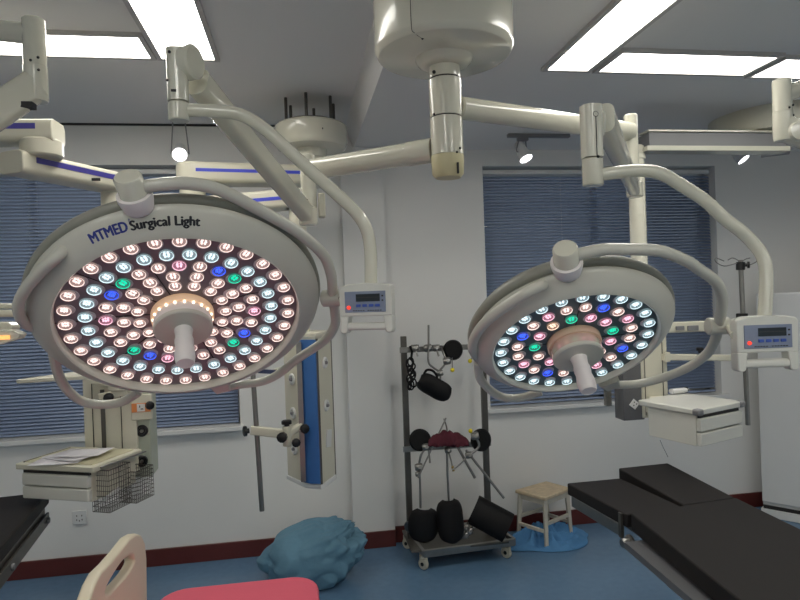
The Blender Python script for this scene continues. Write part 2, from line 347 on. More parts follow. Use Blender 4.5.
def surgical_lamp(C, th, ph, rings, prof, seams, hub_px, sleeve_px, yoke, pivot, lower, handles, panel_px, label, facemat, k, hubcol, hubr, plabels, fork, ctrl, arms, q=1.0):
    C = V(C); n, a, bb = lamp_frame(th, ph)
    LM = frameM(C, a, bb, n)
    root = thing('surgical_light', label, 'surgical light', (C.x, C.y, C.z-.3), 'ceiling-hung surgical lights')
    def pl(x, y, off=0.):                      # point on the lamp's own plane
        d = fwd + rgt*((x-400)/F) - upv*((y-300)/F); c = C + n*off - V((0, 0, EYE)); tt = c.dot(n)/d.dot(n)
        return V((0, 0, EYE)) + d*tt
    face, rim, back = prof
    hs = MB().lathe(rim, C, n, 96).build('lamp_housing', lampw, root, ang=50)
    MB().lathe(back, C, n, 96).build('back_shell', shell, root, ang=50)
    MB().lathe(face, C, n, 96).build('face_plate', facemat, root, ang=50)
    # module seams on the face
    def fz(r):
        for (r_a, z_a), (r_b, z_b) in zip(face, face[1:]):
            if r_a <= r <= r_b: return z_a+(z_b-z_a)*(r-r_a)/(r_b-r_a+1e-9)
        return 0
    sb = MB(LM)
    for an in seams:
        rr = [hubr*1.0, .6*face[-1][0], .8*face[-1][0], face[-1][0]*.99]
        sb.tube([(r*math.cos(an), r*math.sin(an), fz(r)) for r in rr], .0014, 6)
    sb.build('module_seams', seam, root)
    # LEDs: each a lens of its own; the innermost ring sits as one strip around the hub
    cnt = 0
    for (R, N, t0, pat, stuff) in rings:
        if stuff:
            mbs = MB(LM)
            for i in range(N):
                an = t0-i*2*PI/N; mbs.mi = 0
                c = V((R*math.cos(an), R*math.sin(an), fz(R)))
                mbs.M = LM @ Matrix.Translation(c+V((0, 0, .001))) @ Matrix.Rotation(an+PI/2, 4, 'Z'); led_geo(mbs, .92)
            o = mbs.build('led_lens', [ledA['w'], ledB['w'], spillm], root); o['kind'] = 'stuff'; continue
        for i in range(N):
            an = t0-i*2*PI/N; kind = pat[i % len(pat)]
            if kind == '-': continue
            o = bpy.data.objects.new('led_lens', led_cup(kind, q)); S.collection.objects.link(o); o.parent = root
            o.matrix_local = Matrix.Translation(-root.location) @ LM @ Matrix.Translation((R*math.cos(an), R*math.sin(an), fz(R)+.001)) @ Matrix.Rotation(an+PI/2, 4, 'Z')
            if kind in 'bgp': o['label'] = {'b': 'blue', 'g': 'green', 'p': 'pink'}[kind]+' led lens'
            cnt += 1
    # hub, sterile handle
    f0 = face[0][1]
    MB().lathe([(0, f0), (hubr*1.04, f0), (hubr*1.07, f0+.003), (hubr*1.07, f0+.016), (hubr*1.04, f0+.019), (hubr*.9, f0+.020)], C, n, 64).build('hub_ring', hubcol[0], root)
    MB().lathe([(hubr*.94, f0+.018), (hubr*.96, f0+.026), (hubr*.99, f0+.030), (hubr*.99, f0+.046)], C, n, 64).build('hub_light_band', hubcol[1], root)
    if hubcol[2]:
        for kk in range(20):
            aa = kk*PI/10; MB(LM).ball((hubr*.99*math.cos(aa), hubr*.99*math.sin(aa), f0+.023), .0035, 8).build('hub_led', dotm, root)
    MB().lathe([(hubr*.99, f0+.046), (hubr*.99, f0+.053), (hubr*.95, f0+.056), (0, f0+.056)], C, n, 64).build('hub_cap', lampw, root)
    h0 = f0+.055
    MB().lathe([(0, h0), (.0225*k, h0), (.0205*k, h0+.012), (.0195*k, h0+.022), (.022*k, h0+.03), (.0222*k, h0+.04), (.0205*k, h0+.05), (.0235*k, h0+.068), (.0235*k, h0+.085*k), (.0215*k, h0+.098*k), (.0195*k, h0+.102*k), (0, h0+.100*k)], C, n, 36).build('handle', frost, root)
    # hub joint at the rim
    RO = rim[-1][0]
    d = fwd + rgt*((sleeve_px[0]-400)/F) - upv*((sleeve_px[1]-300)/F)
    A = pl(*hub_px, -.03); B = pl(*sleeve_px, -.02); ax = (C - n*.03 - A).normalized(); ax = ((B-A).normalized()*.5 + ax*.5).normalized()
    hr = .028
    MB().lathe([(0, 0), (hr-.003, .0), (hr, .004), (hr, .062), (0, .062)], A, ax, 40).build('rim_joint', cream, root)
    MB().lathe([(hr+.001, .042), (hr+.008, .043), (hr+.008, .052), (hr+.006, .064), (hr+.002, .080), (hr-.004, .087), (0, .091)], A, ax, 40).build('joint_sleeve', frost, root)
    yk = [pl(*p, -.03) for p in yoke]; yk[0] = A+ax*.03
    piv = pl(*pivot, -.03); lw = [piv]+[pl(*p, -.03) for p in lower]
    MB().tube(yk+[piv], .0138, 16, 6).build('yoke_tube', lampw, root)
    MB().tube(lw, .0138, 16, 6, r2=.012).build('lower_yoke_tube', lampw, root)
    # bottom bracket
    e = pl(*lower[-1], -.02); br = MB(); inn = (C-n*.02-e).normalized()
    br.beam(e-inn*.012, e+inn*.035, .045, .018, .06, .03, ref=n, rnd=.6); br.build('rim_bracket', lampw, root)
    # rim grab handles
    for hp in handles:
        MB().tube([pl(*p, o_) for (p, o_) in hp], .0125, 14, 6).build('rim_handle', lampw, root)
    # pivot block and control panel
    pc, pw, phh, yaw, tilt = ctrl
    PX = V((math.cos(yaw), math.sin(yaw), 0)); PN = V((math.sin(yaw), -math.cos(yaw), 0)); PU = V((0, 0, 1))
    PX = (PX*math.cos(tilt) + PU*math.sin(tilt)); PU = PN.cross(PX)*-1 if PN.cross(PX).z < 0 else PN.cross(PX)
    PM = frameM(pc, PX, -PN, PU)               # x right, y away, z up
    b = MB(); b.cyl(piv - PX*.028, piv + PX*.028, .023, ch=.12); b.build('pivot_block', lampw, root)
    lx = (V(pc)-PX*pw/2*.9)
    MB().cyl(piv + PX*.026, lx + PU*(.022), .010).build('pivot_pin', cream, root)
    cp = MB(PM); w, h = pw, phh; D = .034
    # body outline: upper block, two legs and a lower bar around the grip slot
    def rr(x0, x1, z0, z1, r=.012, nn=4):
        P_ = []
        for cx, cz, t0 in ((x1-r, z1-r, 0), (x0+r, z1-r, PI/2), (x0+r, z0+r, PI), (x1-r, z0+r, 1.5*PI)):
            for kk in range(nn+1): P_.append((cx+r*math.cos(t0+PI/2*kk/nn), -D/2, cz+r*math.sin(t0+PI/2*kk/nn)))
        return P_
    top = [(-w*.46, -D/2, -h*.16), (w*.46, -D/2, -h*.16), (w*.47, -D/2, h*.40), (w*.44, -D/2, h*.46), (w*.3, -D/2, h*.49), (0, -D/2, h*.51), (-w*.3, -D/2, h*.49), (-w*.44, -D/2, h*.45), (-w*.47, -D/2, h*.40)]
    cp.prism(top, (0, D, 0))
    for sg in (-1, 1):
        cp.prism([(sg*w*.465, -D/2, -h*.15), (sg*w*.30, -D/2, -h*.15), (sg*w*.315, -D/2, -h*.22), (sg*w*.325, -D/2, -h*.36), (sg*w*.335, -D/2, -h*.46), (sg*w*.36, -D/2, -h*.50), (sg*w*.43, -D/2, -h*.50), (sg*w*.46, -D/2, -h*.46)], (0, D, 0))
    pb = cp.build('control_panel', panelw, root, bevel=.005, seg=3)
    g = MB(PM); g.beam((-w*.34, 0, -h*.365), (w*.34, 0, -h*.365), D*.9, h*.15, rnd=.7); g.build('grip_bar', panelw, pb)
    MB(PM).box((0, -D/2-.001, h*.13), (w*.72, .004, h*.42)).build('display_bezel', bezel, pb, bevel=.001)
    MB(PM).box((w*.055, -D/2-.0035, h*.21), (w*.42, .003, h*.15)).build('screen', screenm, pb)
    l_ = MB(PM)
    l_.box((w*.055, -D/2-.0052, h*.215), (w*.40, .0006, .0012))
    for kk in range(12): l_.box((-w*.20+kk*w*.043, -D/2-.0035, -h*.045), (w*(.030 if kk != 5 else .0), .001, .0022))
    for kk in range(2): MB(PM).box((w*.31, -D/2-.0035, h*(.24-kk*.09)), (w*.03, .001, .004)).build('side_mark', seam, pb)
    l_.build('panel_marks', seam, pb)
    for kk in range(4): MB(PM).box((-w*.115+kk*w*.112, -D/2-.004, h*.055), (w*.08, .004, h*.055)).build('button', btn, pb, bevel=.001)
    MB(PM).lathe([(0, .006), (.004, .005), (.0055, 0)], (-w*.29, -D/2-.002, h*.02), (0, -1, 0), 12).build('indicator_light', redled, pb)
    # fork tube from the spring arm's head to the control panel
    MB().tube(fork, .0165, 16, 6).build('fork_tube', cream, root)
    return root, hs, C, n, a, bb, pl

prof_big = ([(0, -.016), (.12, -.016), (.175, -.012), (.217, -.004), (.26, -.001), (.285, 0)],
            [(.281, -.004), (.2825, .019), (.286, .023), (.292, .0215), (.305, .0145), (.320, .004), (.334, -.008), (.342, -.017), (.343, -.023), (.339, -.027)],
            [(.337, -.024), (.337, -.031), (.346, -.033), (.3505, -.040), (.350, -.050), (.335, -.068), (.25, -.092), (0, -.100)])
prof_sm = ([(0, -.007), (.10, -.007), (.148, -.004), (.19, -.001), (.214, 0)],
           [(.210, -.004), (.2112, .014), (.2145, .0175), (.220, .016), (.232, .0075), (.246, -.004), (.257, -.015), (.2615, -.022), (.262, -.028), (.258, -.031)],
           [(.256, -.028), (.256, -.036), (.264, -.038), (.269, -.045), (.2685, -.056), (.255, -.074), (.18, -.092), (0, -.098)])
# --- big lamp
CB = (-.2879, 1.6036, 1.6656)
HB = at(178, 88, Y=1.62)                      # joint head of the spring arm
pc_big = at(367.5, 308, Y=1.60)
fork_big = [at(188, 110, Y=1.62)] + [at(x, y, Y=yy) for x, y, yy in [(212, 111, 1.62), (234, 113, 1.62), (248, 118, 1.62), (266, 130, 1.62), (286, 148, 1.615), (312, 172, 1.61), (340, 197, 1.605), (358, 215, 1.60), (367, 231, 1.60), (370.5, 250, 1.60), (371, 270, 1.60), (371, 290, 1.60)]]
big_rings = [(.26, 32, 4.366, 'w', 0), (.217, 28, math.radians(-122.2), 'c', 0),
             (.175, 24, math.radians(-137), 'bwpwwgbpwwwgbwpwwgbwpwwg', 0),
             (.137, 18, math.radians(-151), 'wwwwwwwwwwwwwwwwww'[:18], 0), (.104, 15, math.radians(-156), 'w', 1)]
big_rings[3] = (.137, 16, math.radians(-151), 'w', 0)
root1, hs1, C1, n1, a1, b1, pl1 = surgical_lamp(
    CB, .7335, .1959, big_rings, prof_big, [math.radians(x) for x in (-128, -97, -8, 47, 82, 150, -165+0)][:7],
    (127, 176), (137, 204), [(140, 186), (165, 184), (190, 183.5), (220, 190), (252, 206), (285, 224), (306.7, 239), (324, 256), (331, 274), (332.5, 290)], (332.5, 298),
    [(334.8, 312), (334.5, 326), (324, 341), (298, 358.5), (278.5, 374), (262, 381.5), (241.7, 384.5), (222, 388)],
    [[((66, 248), -.012), ((55, 258), .012), ((42, 270), .012), ((27, 287), .008), ((19, 303), .004), ((20, 316), 0), ((28, 325), -.012), ((38, 328), -.03)],
     [((52, 345), -.03), ((55, 362), -.03), ((59.5, 377), -.03), ((67.7, 390), -.03), ((81.7, 401), -.03), ((100, 404.5), -.03), ((121, 402), -.03), ((139, 392), -.03)]],
    None, 'larger round surgical lamp at the left with a hundred warm white lenses', facem, 1.0, (glowm, frost, True), .070, None, fork_big,
    (pc_big, .152, .128, math.radians(-24), math.radians(0)), None)

# lettering on the big lamp's rim
def lettering(txt, size, ang0, ang1, rad, m, name, bold=.0014):
    cu = bpy.data.curves.new('t', 'FONT'); cu.body = txt; cu.size = size; cu.resolution_u = 3
    to = bpy.data.objects.new('t', cu); S.collection.objects.link(to); bpy.context.view_layer.update()
    me = bpy.data.meshes.new_from_object(to); bpy.data.objects.remove(to)
    xs = [v.co.x for v in me.vertices]; x0, x1 = min(xs), max(xs)
    rz = prof_big[1]
    def zz(r):
        for (ra, za), (rb, zb) in zip(rz[3:], rz[4:]):
            if ra <= r <= rb: return za+(zb-za)*(r-ra)/(rb-ra)
        return rz[3][1] if r < rz[3][0] else rz[-2][1]
    off = root1.location; vs = []; fs = []
    for q_, (dx, dy) in enumerate([(-bold, 0), (bold, 0), (0, bold*.5), (0, -bold*.5)]):    # four shifted copies thicken the strokes
        k0 = len(vs)
        for v in me.vertices:
            s_ = (v.co.x+dx-x0)/(x1-x0); an = ang0+(ang1-ang0)*s_; r = rad+(v.co.y+dy)*.86
            vs.append(tuple(C1 + (a1*math.cos(an)+b1*math.sin(an))*r + n1*(zz(r)+.0010+.00012*q_) - off))
        fs += [[k0+i_ for i_ in p_.vertices] for p_ in me.polygons]
    m2_ = bpy.data.meshes.new(name); m2_.from_pydata(vs, [], fs); m2_.materials.append(m)
    o = bpy.data.objects.new(name, m2_); S.collection.objects.link(o); o.parent = hs1
    return o
def ang_of(x, y):
    p = pl1(x, y, .004)-C1; return math.atan2(p.dot(b1), p.dot(a1))
lettering('MTMED', .028, ang_of(91, 240), ang_of(128, 228), .313, mtblue, 'blue_lettering')
lettering('Surgical Light', .026, ang_of(131, 227), ang_of(200, 221), .3125, mtblack, 'black_lettering')
lettering('\u00ae', .010, ang_of(127.6, 222), ang_of(129.4, 221.6), .326, mtblue, 'trademark_sign', .0002)

# --- arms of the big lamp
def rod_arm(root, A, B, r, name='extension_arm', cover=True):
    MB().cyl(A, B, r, seg=28, ch=.15).build(name, cream, root)
A = V((MX, MY, at(440, 148, Y=MY).z)); PBX = at(308, 170, Z=A.z)
rod_arm(root1, A+(PBX-A).normalized()*.050, PBX, .038)
dm = (PBX-A).normalized()
MB().lathe([(.0395, .050), (.0402, .055), (.0402, .14), (.0395, .145)], A, dm, 32).build('arm_collar', cream, root1)
zb = at(306, 222, Y=PBX.y).z; zt = at(306, 155, Y=PBX.y).z
MB().cyl((PBX.x, PBX.y, zt), (PBX.x, PBX.y, zb), .029, seg=28).build('elbow_post', cream, root1)
b = MB()
b.box((PBX.x+.046, PBX.y-.0, zb+.06), (.026, .045, .09)); b.build('post_bracket', cream2, root1, bevel=.006)
b = MB()
for px, py in ((307, 200), (309, 210), (306.5, 216), (312, 215), (312.5, 207)): MB().ball(at(px, py, Y=PBX.y-.030), .004, 8).build('screw', seam, root1)
LO = V((PBX.x-.005, PBX.y-.02, zb+.02)); HT = at(198, 82, Y=1.67)
def spring_arm(root, LO, HT, w0, w1):
    MB().beam(LO, HT, w0*.75, w0, w1*.75, w1, ref=(0, 0, 1), rnd=.7, seg=5).build('spring_arm', cream, root)
spring_arm(root1, LO, HT, .068, .074)
MB().cyl(LO-V((.0, .0, .035)), LO+V((.0, 0, .03)), .034).build('lower_knuckle', cream, root1)
zt = at(178, 50, Y=1.62).z; zb = at(178, 121, Y=1.62).z; zm = at(178, 102, Y=1.62).z
MB().beam((HB.x, HB.y, zm), (HB.x, HB.y, zt), .050, .052, ref=(0, 1, 0), rnd=.8, seg=6).build('joint_head', cream, root1)
MB().cyl((HB.x, HB.y, zb), (HB.x, HB.y, zm-.002), .026).build('joint_barrel', cream, root1)
K = V((HB.x+.038, HB.y-.0, at(193, 62, Y=1.62).z))
b = MB(); b.lathe([(0, .010), (.038, .009), (.043, .004), (.043, -.02), (0, -.022)], K, (.90, -.43, 0), 32, 1.0); b.build('knuckle_cover', cream, root1)
b = MB(); b.ball((HB.x-.013, HB.y-.026, zt-.015), .004, 8); b.box((HB.x-.006, HB.y-.027, zm+.02), (.012, .002, .006)); b.box((HB.x-.02, HB.y-.026, zm+.045), (.006, .002, .004)); b.build('joint_marks', seam, root1)

# --- small lamp
CS = (.69554, 1.51258, 1.56502)
YH = 1.50
fork_sm = [at(x, y, Y=YH) for x, y in [(592, 176), (612, 173), (641, 170.5), (661.6, 174), (682, 185.6), (705.5, 201), (725, 219), (742, 232), (755, 245), (762.5, 256), (766, 270), (766, 293), (764, 322)]]
fork_sm = [V((p.x, YH-.0*i-(.10*i/12), p.z)) for i, p in enumerate(fork_sm)]
fork_sm = [at(x, y, Y=YH-.10*i/12) for i, (x, y) in enumerate([(592, 176), (612, 173), (641, 170.5), (661.6, 174), (682, 185.6), (705.5, 201), (725, 219), (742, 232), (755, 245), (762.5, 256), (766, 270), (766, 293), (764, 322)])]
pc_sm = at(764, 343, Y=1.40)
sm_rings = [(.19, 24, 4.195, 'c', 0), (.147, 20, math.radians(-117.5), 'wpwbw', 0), (.101, 13, math.radians(-113.5), 'gopgwpwgwpgpp', 0)]
root2, hs2, C2, n2, a2, b2, pl2 = surgical_lamp(
    CS, .6869, -.0808, sm_rings, prof_sm, [math.radians(x) for x in (-105, -15, 75, 165)],
    (565, 248), (569, 276), [(576, 251), (600, 250), (623, 249.3), (658, 250.7), (684.6, 260), (700, 270), (714, 280), (721, 292), (722, 308)], (718, 326),
    [(715, 340), (706, 354.6), (687, 368), (660.6, 378.5), (636.6, 384), (612, 385)],
    [[((544, 284), -.012), ((530, 291), .012), ((515, 300), .012), ((495, 314), .010), ((482, 326), .006), ((474, 339), 0), ((473, 350), -.01), ((479, 360), -.03)],
     [((478, 362), -.03), ((480, 378), -.03), ((491, 390.6), -.03), ((504, 397.5), -.03), ((522, 397.5), -.03), ((541, 391.5), -.03)]],
    None, 'smaller round surgical lamp at the right with an outer ring of cool white lenses', faceg, .95, (mat('glow_tinted_flange', (226, 196, 168), .25), mat('pale_hub_band', (232, 205, 192), .18, metal=.3), False), .065, None, fork_sm,  # flange tinted amber to imitate glow from the LEDs
    (pc_sm, .166, .139, math.radians(-9), math.radians(0)), None, q=.93)
A = V((MX, MY, at(448, 106, Y=MY).z)); PP = at(631, 132, Z=A.z)
rod_arm(root2, A+(PP-A).normalized()*.050, PP, .037)
zt = at(631, 115, Y=PP.y).z; zb = at(631, 196, Y=PP.y).z
MB().cyl((PP.x, PP.y, zt), (PP.x, PP.y, zb), .026, seg=28).build('elbow_post', cream, root2)
HS = at(591, 120, Y=YH); LO = V((PP.x-.01, PP.y-.03, zb+.02)); HT = at(603, 118, Y=YH+.04)
spring_arm(root2, LO, HT, .058, .078)
MB().cyl(LO-V((0, 0, .03)), LO+V((0, 0, .03)), .031).build('lower_knuckle', cream, root2)
zt = at(591, 106, Y=YH).z; zm = at(591, 158, Y=YH).z; zb = at(591, 186, Y=YH).z
MB().beam((HS.x, HS.y, zm), (HS.x, HS.y, zt), .050, .052, ref=(0, 1, 0), rnd=.7, seg=6).build('joint_head', cream, root2)
MB().cyl((HS.x, HS.y, zb), (HS.x, HS.y, zm-.002), .0265).build('joint_barrel', cream, root2)
K = V((HS.x+.032, HS.y+.02, at(604, 122, Y=YH).z))
MB().lathe([(0, .012), (.034, .010), (.040, .004), (.040, -.02), (0, -.022)], K, (.97, -.22, 0), 32).build('knuckle_cover', cream, root2)
b = MB(); b.tube([(HS.x, HS.y-.0265, zt-.035), (HS.x, HS.y-.0265, zm-.0)], .0012, 6)
b.lathe([(.006, 0), (.0075, .0006), (.006, .0012)], (HS.x, HS.y-.0258, zt-.028), (0, -1, 0), 16); b.ball((HS.x+.003, HS.y-.026, zm-.002), .004, 8); b.build('joint_marks', seam, root2)

# --- a third surgical lamp's arm, mostly outside the left edge, and one outside the right edge
def side_arm(label, P, r, arm_from, spring_to, zt, zb, y, disc=None, extra=None):
    t = thing('surgical_light', label, 'surgical light', (P.x, P.y, zb-.1), None)
    MB().cyl(arm_from, P, r, seg=28).build('extension_arm', cream, t)
    MB().cyl((P.x, P.y, zt), (P.x, P.y, zb+.10), .030, seg=28).build('elbow_post', cream, t)
    MB().lathe([(0, 0), (.029, .002), (.0315, .012), (.0315, .10)], (P.x, P.y, zb+.002), (0, 0, 1), 28).build('knuckle', cream, t)
    b = MB(); b.beam(V((P.x-.0, P.y, zb+.05)), spring_to, .06, .085, .06, .09, rnd=.7, seg=5); b.build('spring_arm', cream, t)
    for dx, dy, dz in ((0, -.0305, .11), (.018, -.026, .12), (.018, -.026, .085)): MB().ball((P.x+dx, P.y+dy, zb+dz), .004, 8).build('screw', seam, t)
    return t
Yt = 1.9
P = at(34, 34, Y=Yt)
t3 = side_arm('jointed cream lamp arm reaching in from the upper left edge, its lamp outside the picture', P, .030, at(-90, 22, Y=Yt+.35), at(-60, 150, Y=Yt-.1), at(34, 19, Y=Yt).z, at(34, 103, Y=Yt).z, Yt)
p = P.copy(); b = MB(); b.box((P.x-.012, P.y-.03, at(30, 109, Y=Yt).z+.0), (.035, .03, .016)); b.build('knuckle_slot', seam, t3)
# its fork tubes and control panel at the left edge
b = MB(); b.tube([at(-50, 300, Y=1.85), at(-10, 306, Y=1.85), at(20, 306, Y=1.9)], .008, 12); b.build('grip_tube', cream, t3)
b = MB(); b.tube([at(-50, 309, Y=1.85), at(-10, 313, Y=1.85), at(20, 313.5, Y=1.9)], .011, 12); b.build('fork_tube', cream, t3)
b = MB(); b.prism([at(-60, 322, Y=1.8), at(8, 322, Y=1.8), at(13, 326, Y=1.8), at(12, 331, Y=1.8), at(-60, 333, Y=1.8)], (0, .05, 0)); b.build('control_panel', cream, t3, bevel=.003)
b = MB(); b.prism([at(-60, 331, Y=1.72), at(12, 330, Y=1.72), at(21, 334, Y=1.72), at(18, 339, Y=1.72), at(0, 345, Y=1.72), at(-60, 350, Y=1.72)], (0, .04, 0)); b.build('lamp_housing', cream, t3, bevel=.003)
MB().tube([at(-60, 349, Y=1.82), at(-60, 150, Y=Yt-.1)], .016, 12).build('yoke_tube', cream, t3)
MB().box(at(4, 337.5, Y=1.717), (.026, .004, .010)).build('led_lens', emit('amber_glow', (255, 190, 110), 1.0), t3)
P = at(782, 95, Y=Yt)
t4 = side_arm('jointed cream lamp arm cut by the upper right edge, its lamp outside the picture', P, .028, at(880, 62, Y=Yt+.1), at(880, 165, Y=Yt-.1), at(782, 80, Y=Yt).z, at(782, 142, Y=Yt).z, Yt)
MB().lathe([(0, .045), (.030, .044), (.034, .036), (.034, 0), (0, 0)], at(791, 134, Y=Yt), (-.1, -1, 0), 32).build('knuckle_cover', cream, t4)

# ================================================================== rear small canopy + blue pendant
def arm_box(t, A, B, h, w, sm, name, sy=0., sth=.022, back=.0):
    A, B = V(A), V(B); d = (B-A).normalized(); s_ = V((-d.y, d.x, 0)); 
    if s_.y > 0: s_ = -s_
    E1, E2 = A-d*w*.0, B+d*w*.0
    o = MB(); o.beam(E1, E2, w, h, rnd=.45, seg=5); 
    o.lathe([(0, -h/2), (w/2-.012, -h/2), (w/2, -h/2+.014), (w/2, h/2-.014), (w/2-.012, h/2), (0, h/2)], A, (0, 0, 1), 32)
    o.lathe([(0, -h/2), (w/2-.012, -h/2), (w/2, -h/2+.014), (w/2, h/2-.014), (w/2-.012, h/2), (0, h/2)], B, (0, 0, 1), 32)
    ob = o.build(name, cream2, t)
    m = MB(); L = (B-A).length
    m.beam(A+s_*(w/2+.0005)+V((0, 0, sy))+d*L*.03, B+s_*(w/2+.0005)+V((0, 0, sy))-d*L*.03, .003, sth)
    m.build('arm_stripe', sm, ob)
    return ob
CX, CY = .10, 3.72
t = thing('equipment_pendant', 'ceiling pendant with a hanging blue-fronted gas column and infusion pole, left of the rack', 'medical pendant', (CX, CY, ZL))
zc = at(311, 126, Y=CY).z; zd = at(311, 150, Y=CY).z
rC = .212
MB().lathe([(0, zc), (rC-.012, zc), (rC, zc-.012), (rC+.002, zd+.03), (rC-.012, zd+.006), (rC-.04, zd), (.09, zd), (.085, zd-.05), (0, zd-.05)], (CX, CY, 0), (0, 0, 1), 56).build('canopy', cream, t)
MB().lathe([(rC-.08, zc+.02), (rC-.06, zc+.02), (rC-.06, zc-.001), (rC-.08, zc-.001)], (CX, CY, 0), (0, 0, 1), 40).build('mount_ring', dsteel, t)
for k in range(6):
    an = k*PI/3+.35
    MB().cyl((CX+.15*math.cos(an), CY+.15*math.sin(an), zc-.002), (CX+.15*math.cos(an), CY+.15*math.sin(an), ZL), .009, seg=10).build('threaded_stud', dsteel, t)
MB().box((CX+.06, CY-rC+.0, (zc+zd)/2), (.006, .006, .008)).build('cover_screw', seam, t)
ya = 3.62; L1 = at(192, 174, Y=ya); R1 = V((CX, ya+.08, L1.z)); R1.z = L1.z
MB().cyl((CX, CY, zd-.04), (CX, CY, L1.z), .075).build('swivel', cream2, t)
arm_box(t, L1, V((CX, CY, L1.z)), .115, .17, stripeb, 'upper_arm', .008, .018)
zl = L1.z-.19
MB().cyl((L1.x, L1.y, L1.z), (L1.x, L1.y, zl), .07).build('elbow_swivel', cream2, t)
colc = at(308, 400, Y=3.30); 
E2 = V((colc.x-.02, colc.y+.05, zl))
arm_box(t, V((L1.x, L1.y, zl)), E2, .10, .15, stripeb, 'lower_arm', .0, .018)
ztop = at(308, 337, Y=3.25).z; zbot = at(305, 482, Y=3.25).z
MB().cyl((E2.x, E2.y, zl), (E2.x, E2.y, ztop-.005), .045).build('drop_tube', cream2, t)
# column: two cream wings in a V with a rounded blue front
Lp = at(285, 400, Y=3.40); Rp = at(333, 400, Y=3.34)
F1 = at(302.5, 400, Y=3.22); F2 = at(318, 400, Y=3.17)
def pz(p, z): return V((p.x, p.y, z))
poly = [Lp, F1, F2, Rp, (Rp+Lp)/2+V((.02, .10, 0))]
MB().prism([pz(p, zbot) for p in poly], (0, 0, ztop-zbot)).build('column_body', cream2, t, bevel=.004)
mid = (F1+F2)/2; dn = V((F2.y-F1.y, -(F2.x-F1.x), 0)).normalized()
arc = [F1-dn*-.001, F1+dn*.012, mid+dn*.022, F2+dn*.012, F2+dn*.001]
MB().prism([pz(p, zbot+.01) for p in arc], (0, 0, ztop-zbot-.02)).build('blue_front', bluep, t, ang=60)
b = MB()
d1 = (Lp-F1).normalized(); 
b.box(pz(F1+d1*.012+V((-.004, -.012, 0)), (ztop+zbot)/2)+V((.0, -.022, 0)), (.026, .022, ztop-zbot-.04)); b.build('steel_rail', steel, t)
b = MB(); b.box(pz(F2+(Rp-F2).normalized()*.008+V((0, -.004, 0)), (ztop+zbot)/2), (.012, .010, ztop-zbot-.01)); b.box(pz(Rp, (ztop+zbot)/2), (.006, .008, ztop-zbot)); b.build('corner_strip', dsteel, t)
cen = (Lp+F1+F2+Rp)/4
MB().prism([pz(cen+(V(p)-cen)*1.06, zbot-.022) for p in poly], (0, 0, .024)).build('bottom_cap', whitep, t, bevel=.004)
MB().prism([pz(cen+(V(p)-cen)*1.05, ztop-.004) for p in poly], (0, 0, .03)).build('top_cap', cream2, t, bevel=.006)
def outlet(p, n, parent, r=.03, m=whitep, m2=greyp, nm='gas_outlet'):
    o = MB().lathe([(r, 0), (r, .006), (r*.85, .010), (r*.6, .010), (r*.55, .004), (0, .004)], p, n, 24).build(nm, m, parent)
    MB().lathe([(r*.3, .004), (r*.3, .014), (r*.2, .018), (0, .018)], p, n, 16).build('outlet_core', m2, o)
nl = V((-(F1-Lp).y, (F1-Lp).x, 0)).normalized(); nl = -nl if nl.y > 0 else nl
nr = V((-(Rp-F2).y, (Rp-F2).x, 0)).normalized(); nr = -nr if nr.y > 0 else nr
zmid = lambda y, Y: at(300, y, Y=Y).z
for y in (379, 413, 449): outlet(pz(Lp*.52+F1*.48, zmid(y, 3.3)), nl, t)
for y in (364, 407): outlet(pz(F2*.5+Rp*.5, zmid(y, 3.25)), nr, t)
o = MB(); q = pz(F2*.42+Rp*.58, zmid(441, 3.25)); xx = (Rp-F2).normalized(); o.beam(q-xx*.03+nr*.003, q+xx*.03+nr*.003, .008, .09); o.build('outlet_plate', whitep, t, bevel=.002)
# bracket arms with infusion pole
J0 = at(288, 434, Y=3.16); PJ = at(253.5, 432, Y=3.2); KJ = pz(F1, J0.z+.01)+V((-.01, -.02, 0))
MB().beam(PJ+V((-.01, 0, .01)), J0, .03, .045, rnd=.4).build('bracket_arm', cream2, t)
MB().beam(J0+V((.0, 0, -.0)), KJ+V((0, 0, .02)), .03, .035, rnd=.5).build('clamp_arm', cream2, t)
b = MB(); b.cyl(J0+V((-.005, 0, .04)), J0+V((-.005, 0, -.06)), .022); b.build('joint_block', cream2, t)
PT = at(254, 345, Y=3.2); PBt = at(262, 511, Y=3.2); PBt = V((PT.x+.02, PT.y, PBt.z)); PBt = V((at(262, 511, Y=3.2).x, 3.2, at(262, 511, Y=3.2).z))
PT = at(251.5, 352, Y=3.2)
MB().cyl(PT, PBt, .0125, seg=16).build('infusion_pole', steel, t)
def knob(p, n, r, parent, L=.03):
    b = MB(); b.lathe([(0, 0), (r*.5, 0), (r*.5, L*.4), (r, L*.45), (r, L*.9), (r*.8, L), (0, L)], p, n, 10); return b.build('clamp_knob', blackp, parent)
knob(PJ+V((-.02, -.01, .01)), (-1, -.3, 0), .026, t); knob(J0+V((-.02, -.02, -.005)), (-.3, -1, 0), .026, t, .04); knob(J0+V((-.005, 0, .035)), (0, 0, 1), .026, t, .035)
knob(J0+V((.035, -.01, -.04)), (.2, -1, 0), .022, t); knob(KJ+V((.01, -.02, .01)), (.3, -1, 0), .024, t)
U0 = at(262, 371, Y=3.22); U1 = at(283, 370, Y=3.25)
MB().beam(at(258, 371, Y=3.22), at(276, 372, Y=3.22), .02, .02).build('upper_clamp_bar', mat('navy_bar', (52, 62, 92), .4), t)
MB().beam(at(275, 372, Y=3.22), at(284, 369, Y=3.3), .03, .03, rnd=.4).build('upper_clamp', cream2, t)

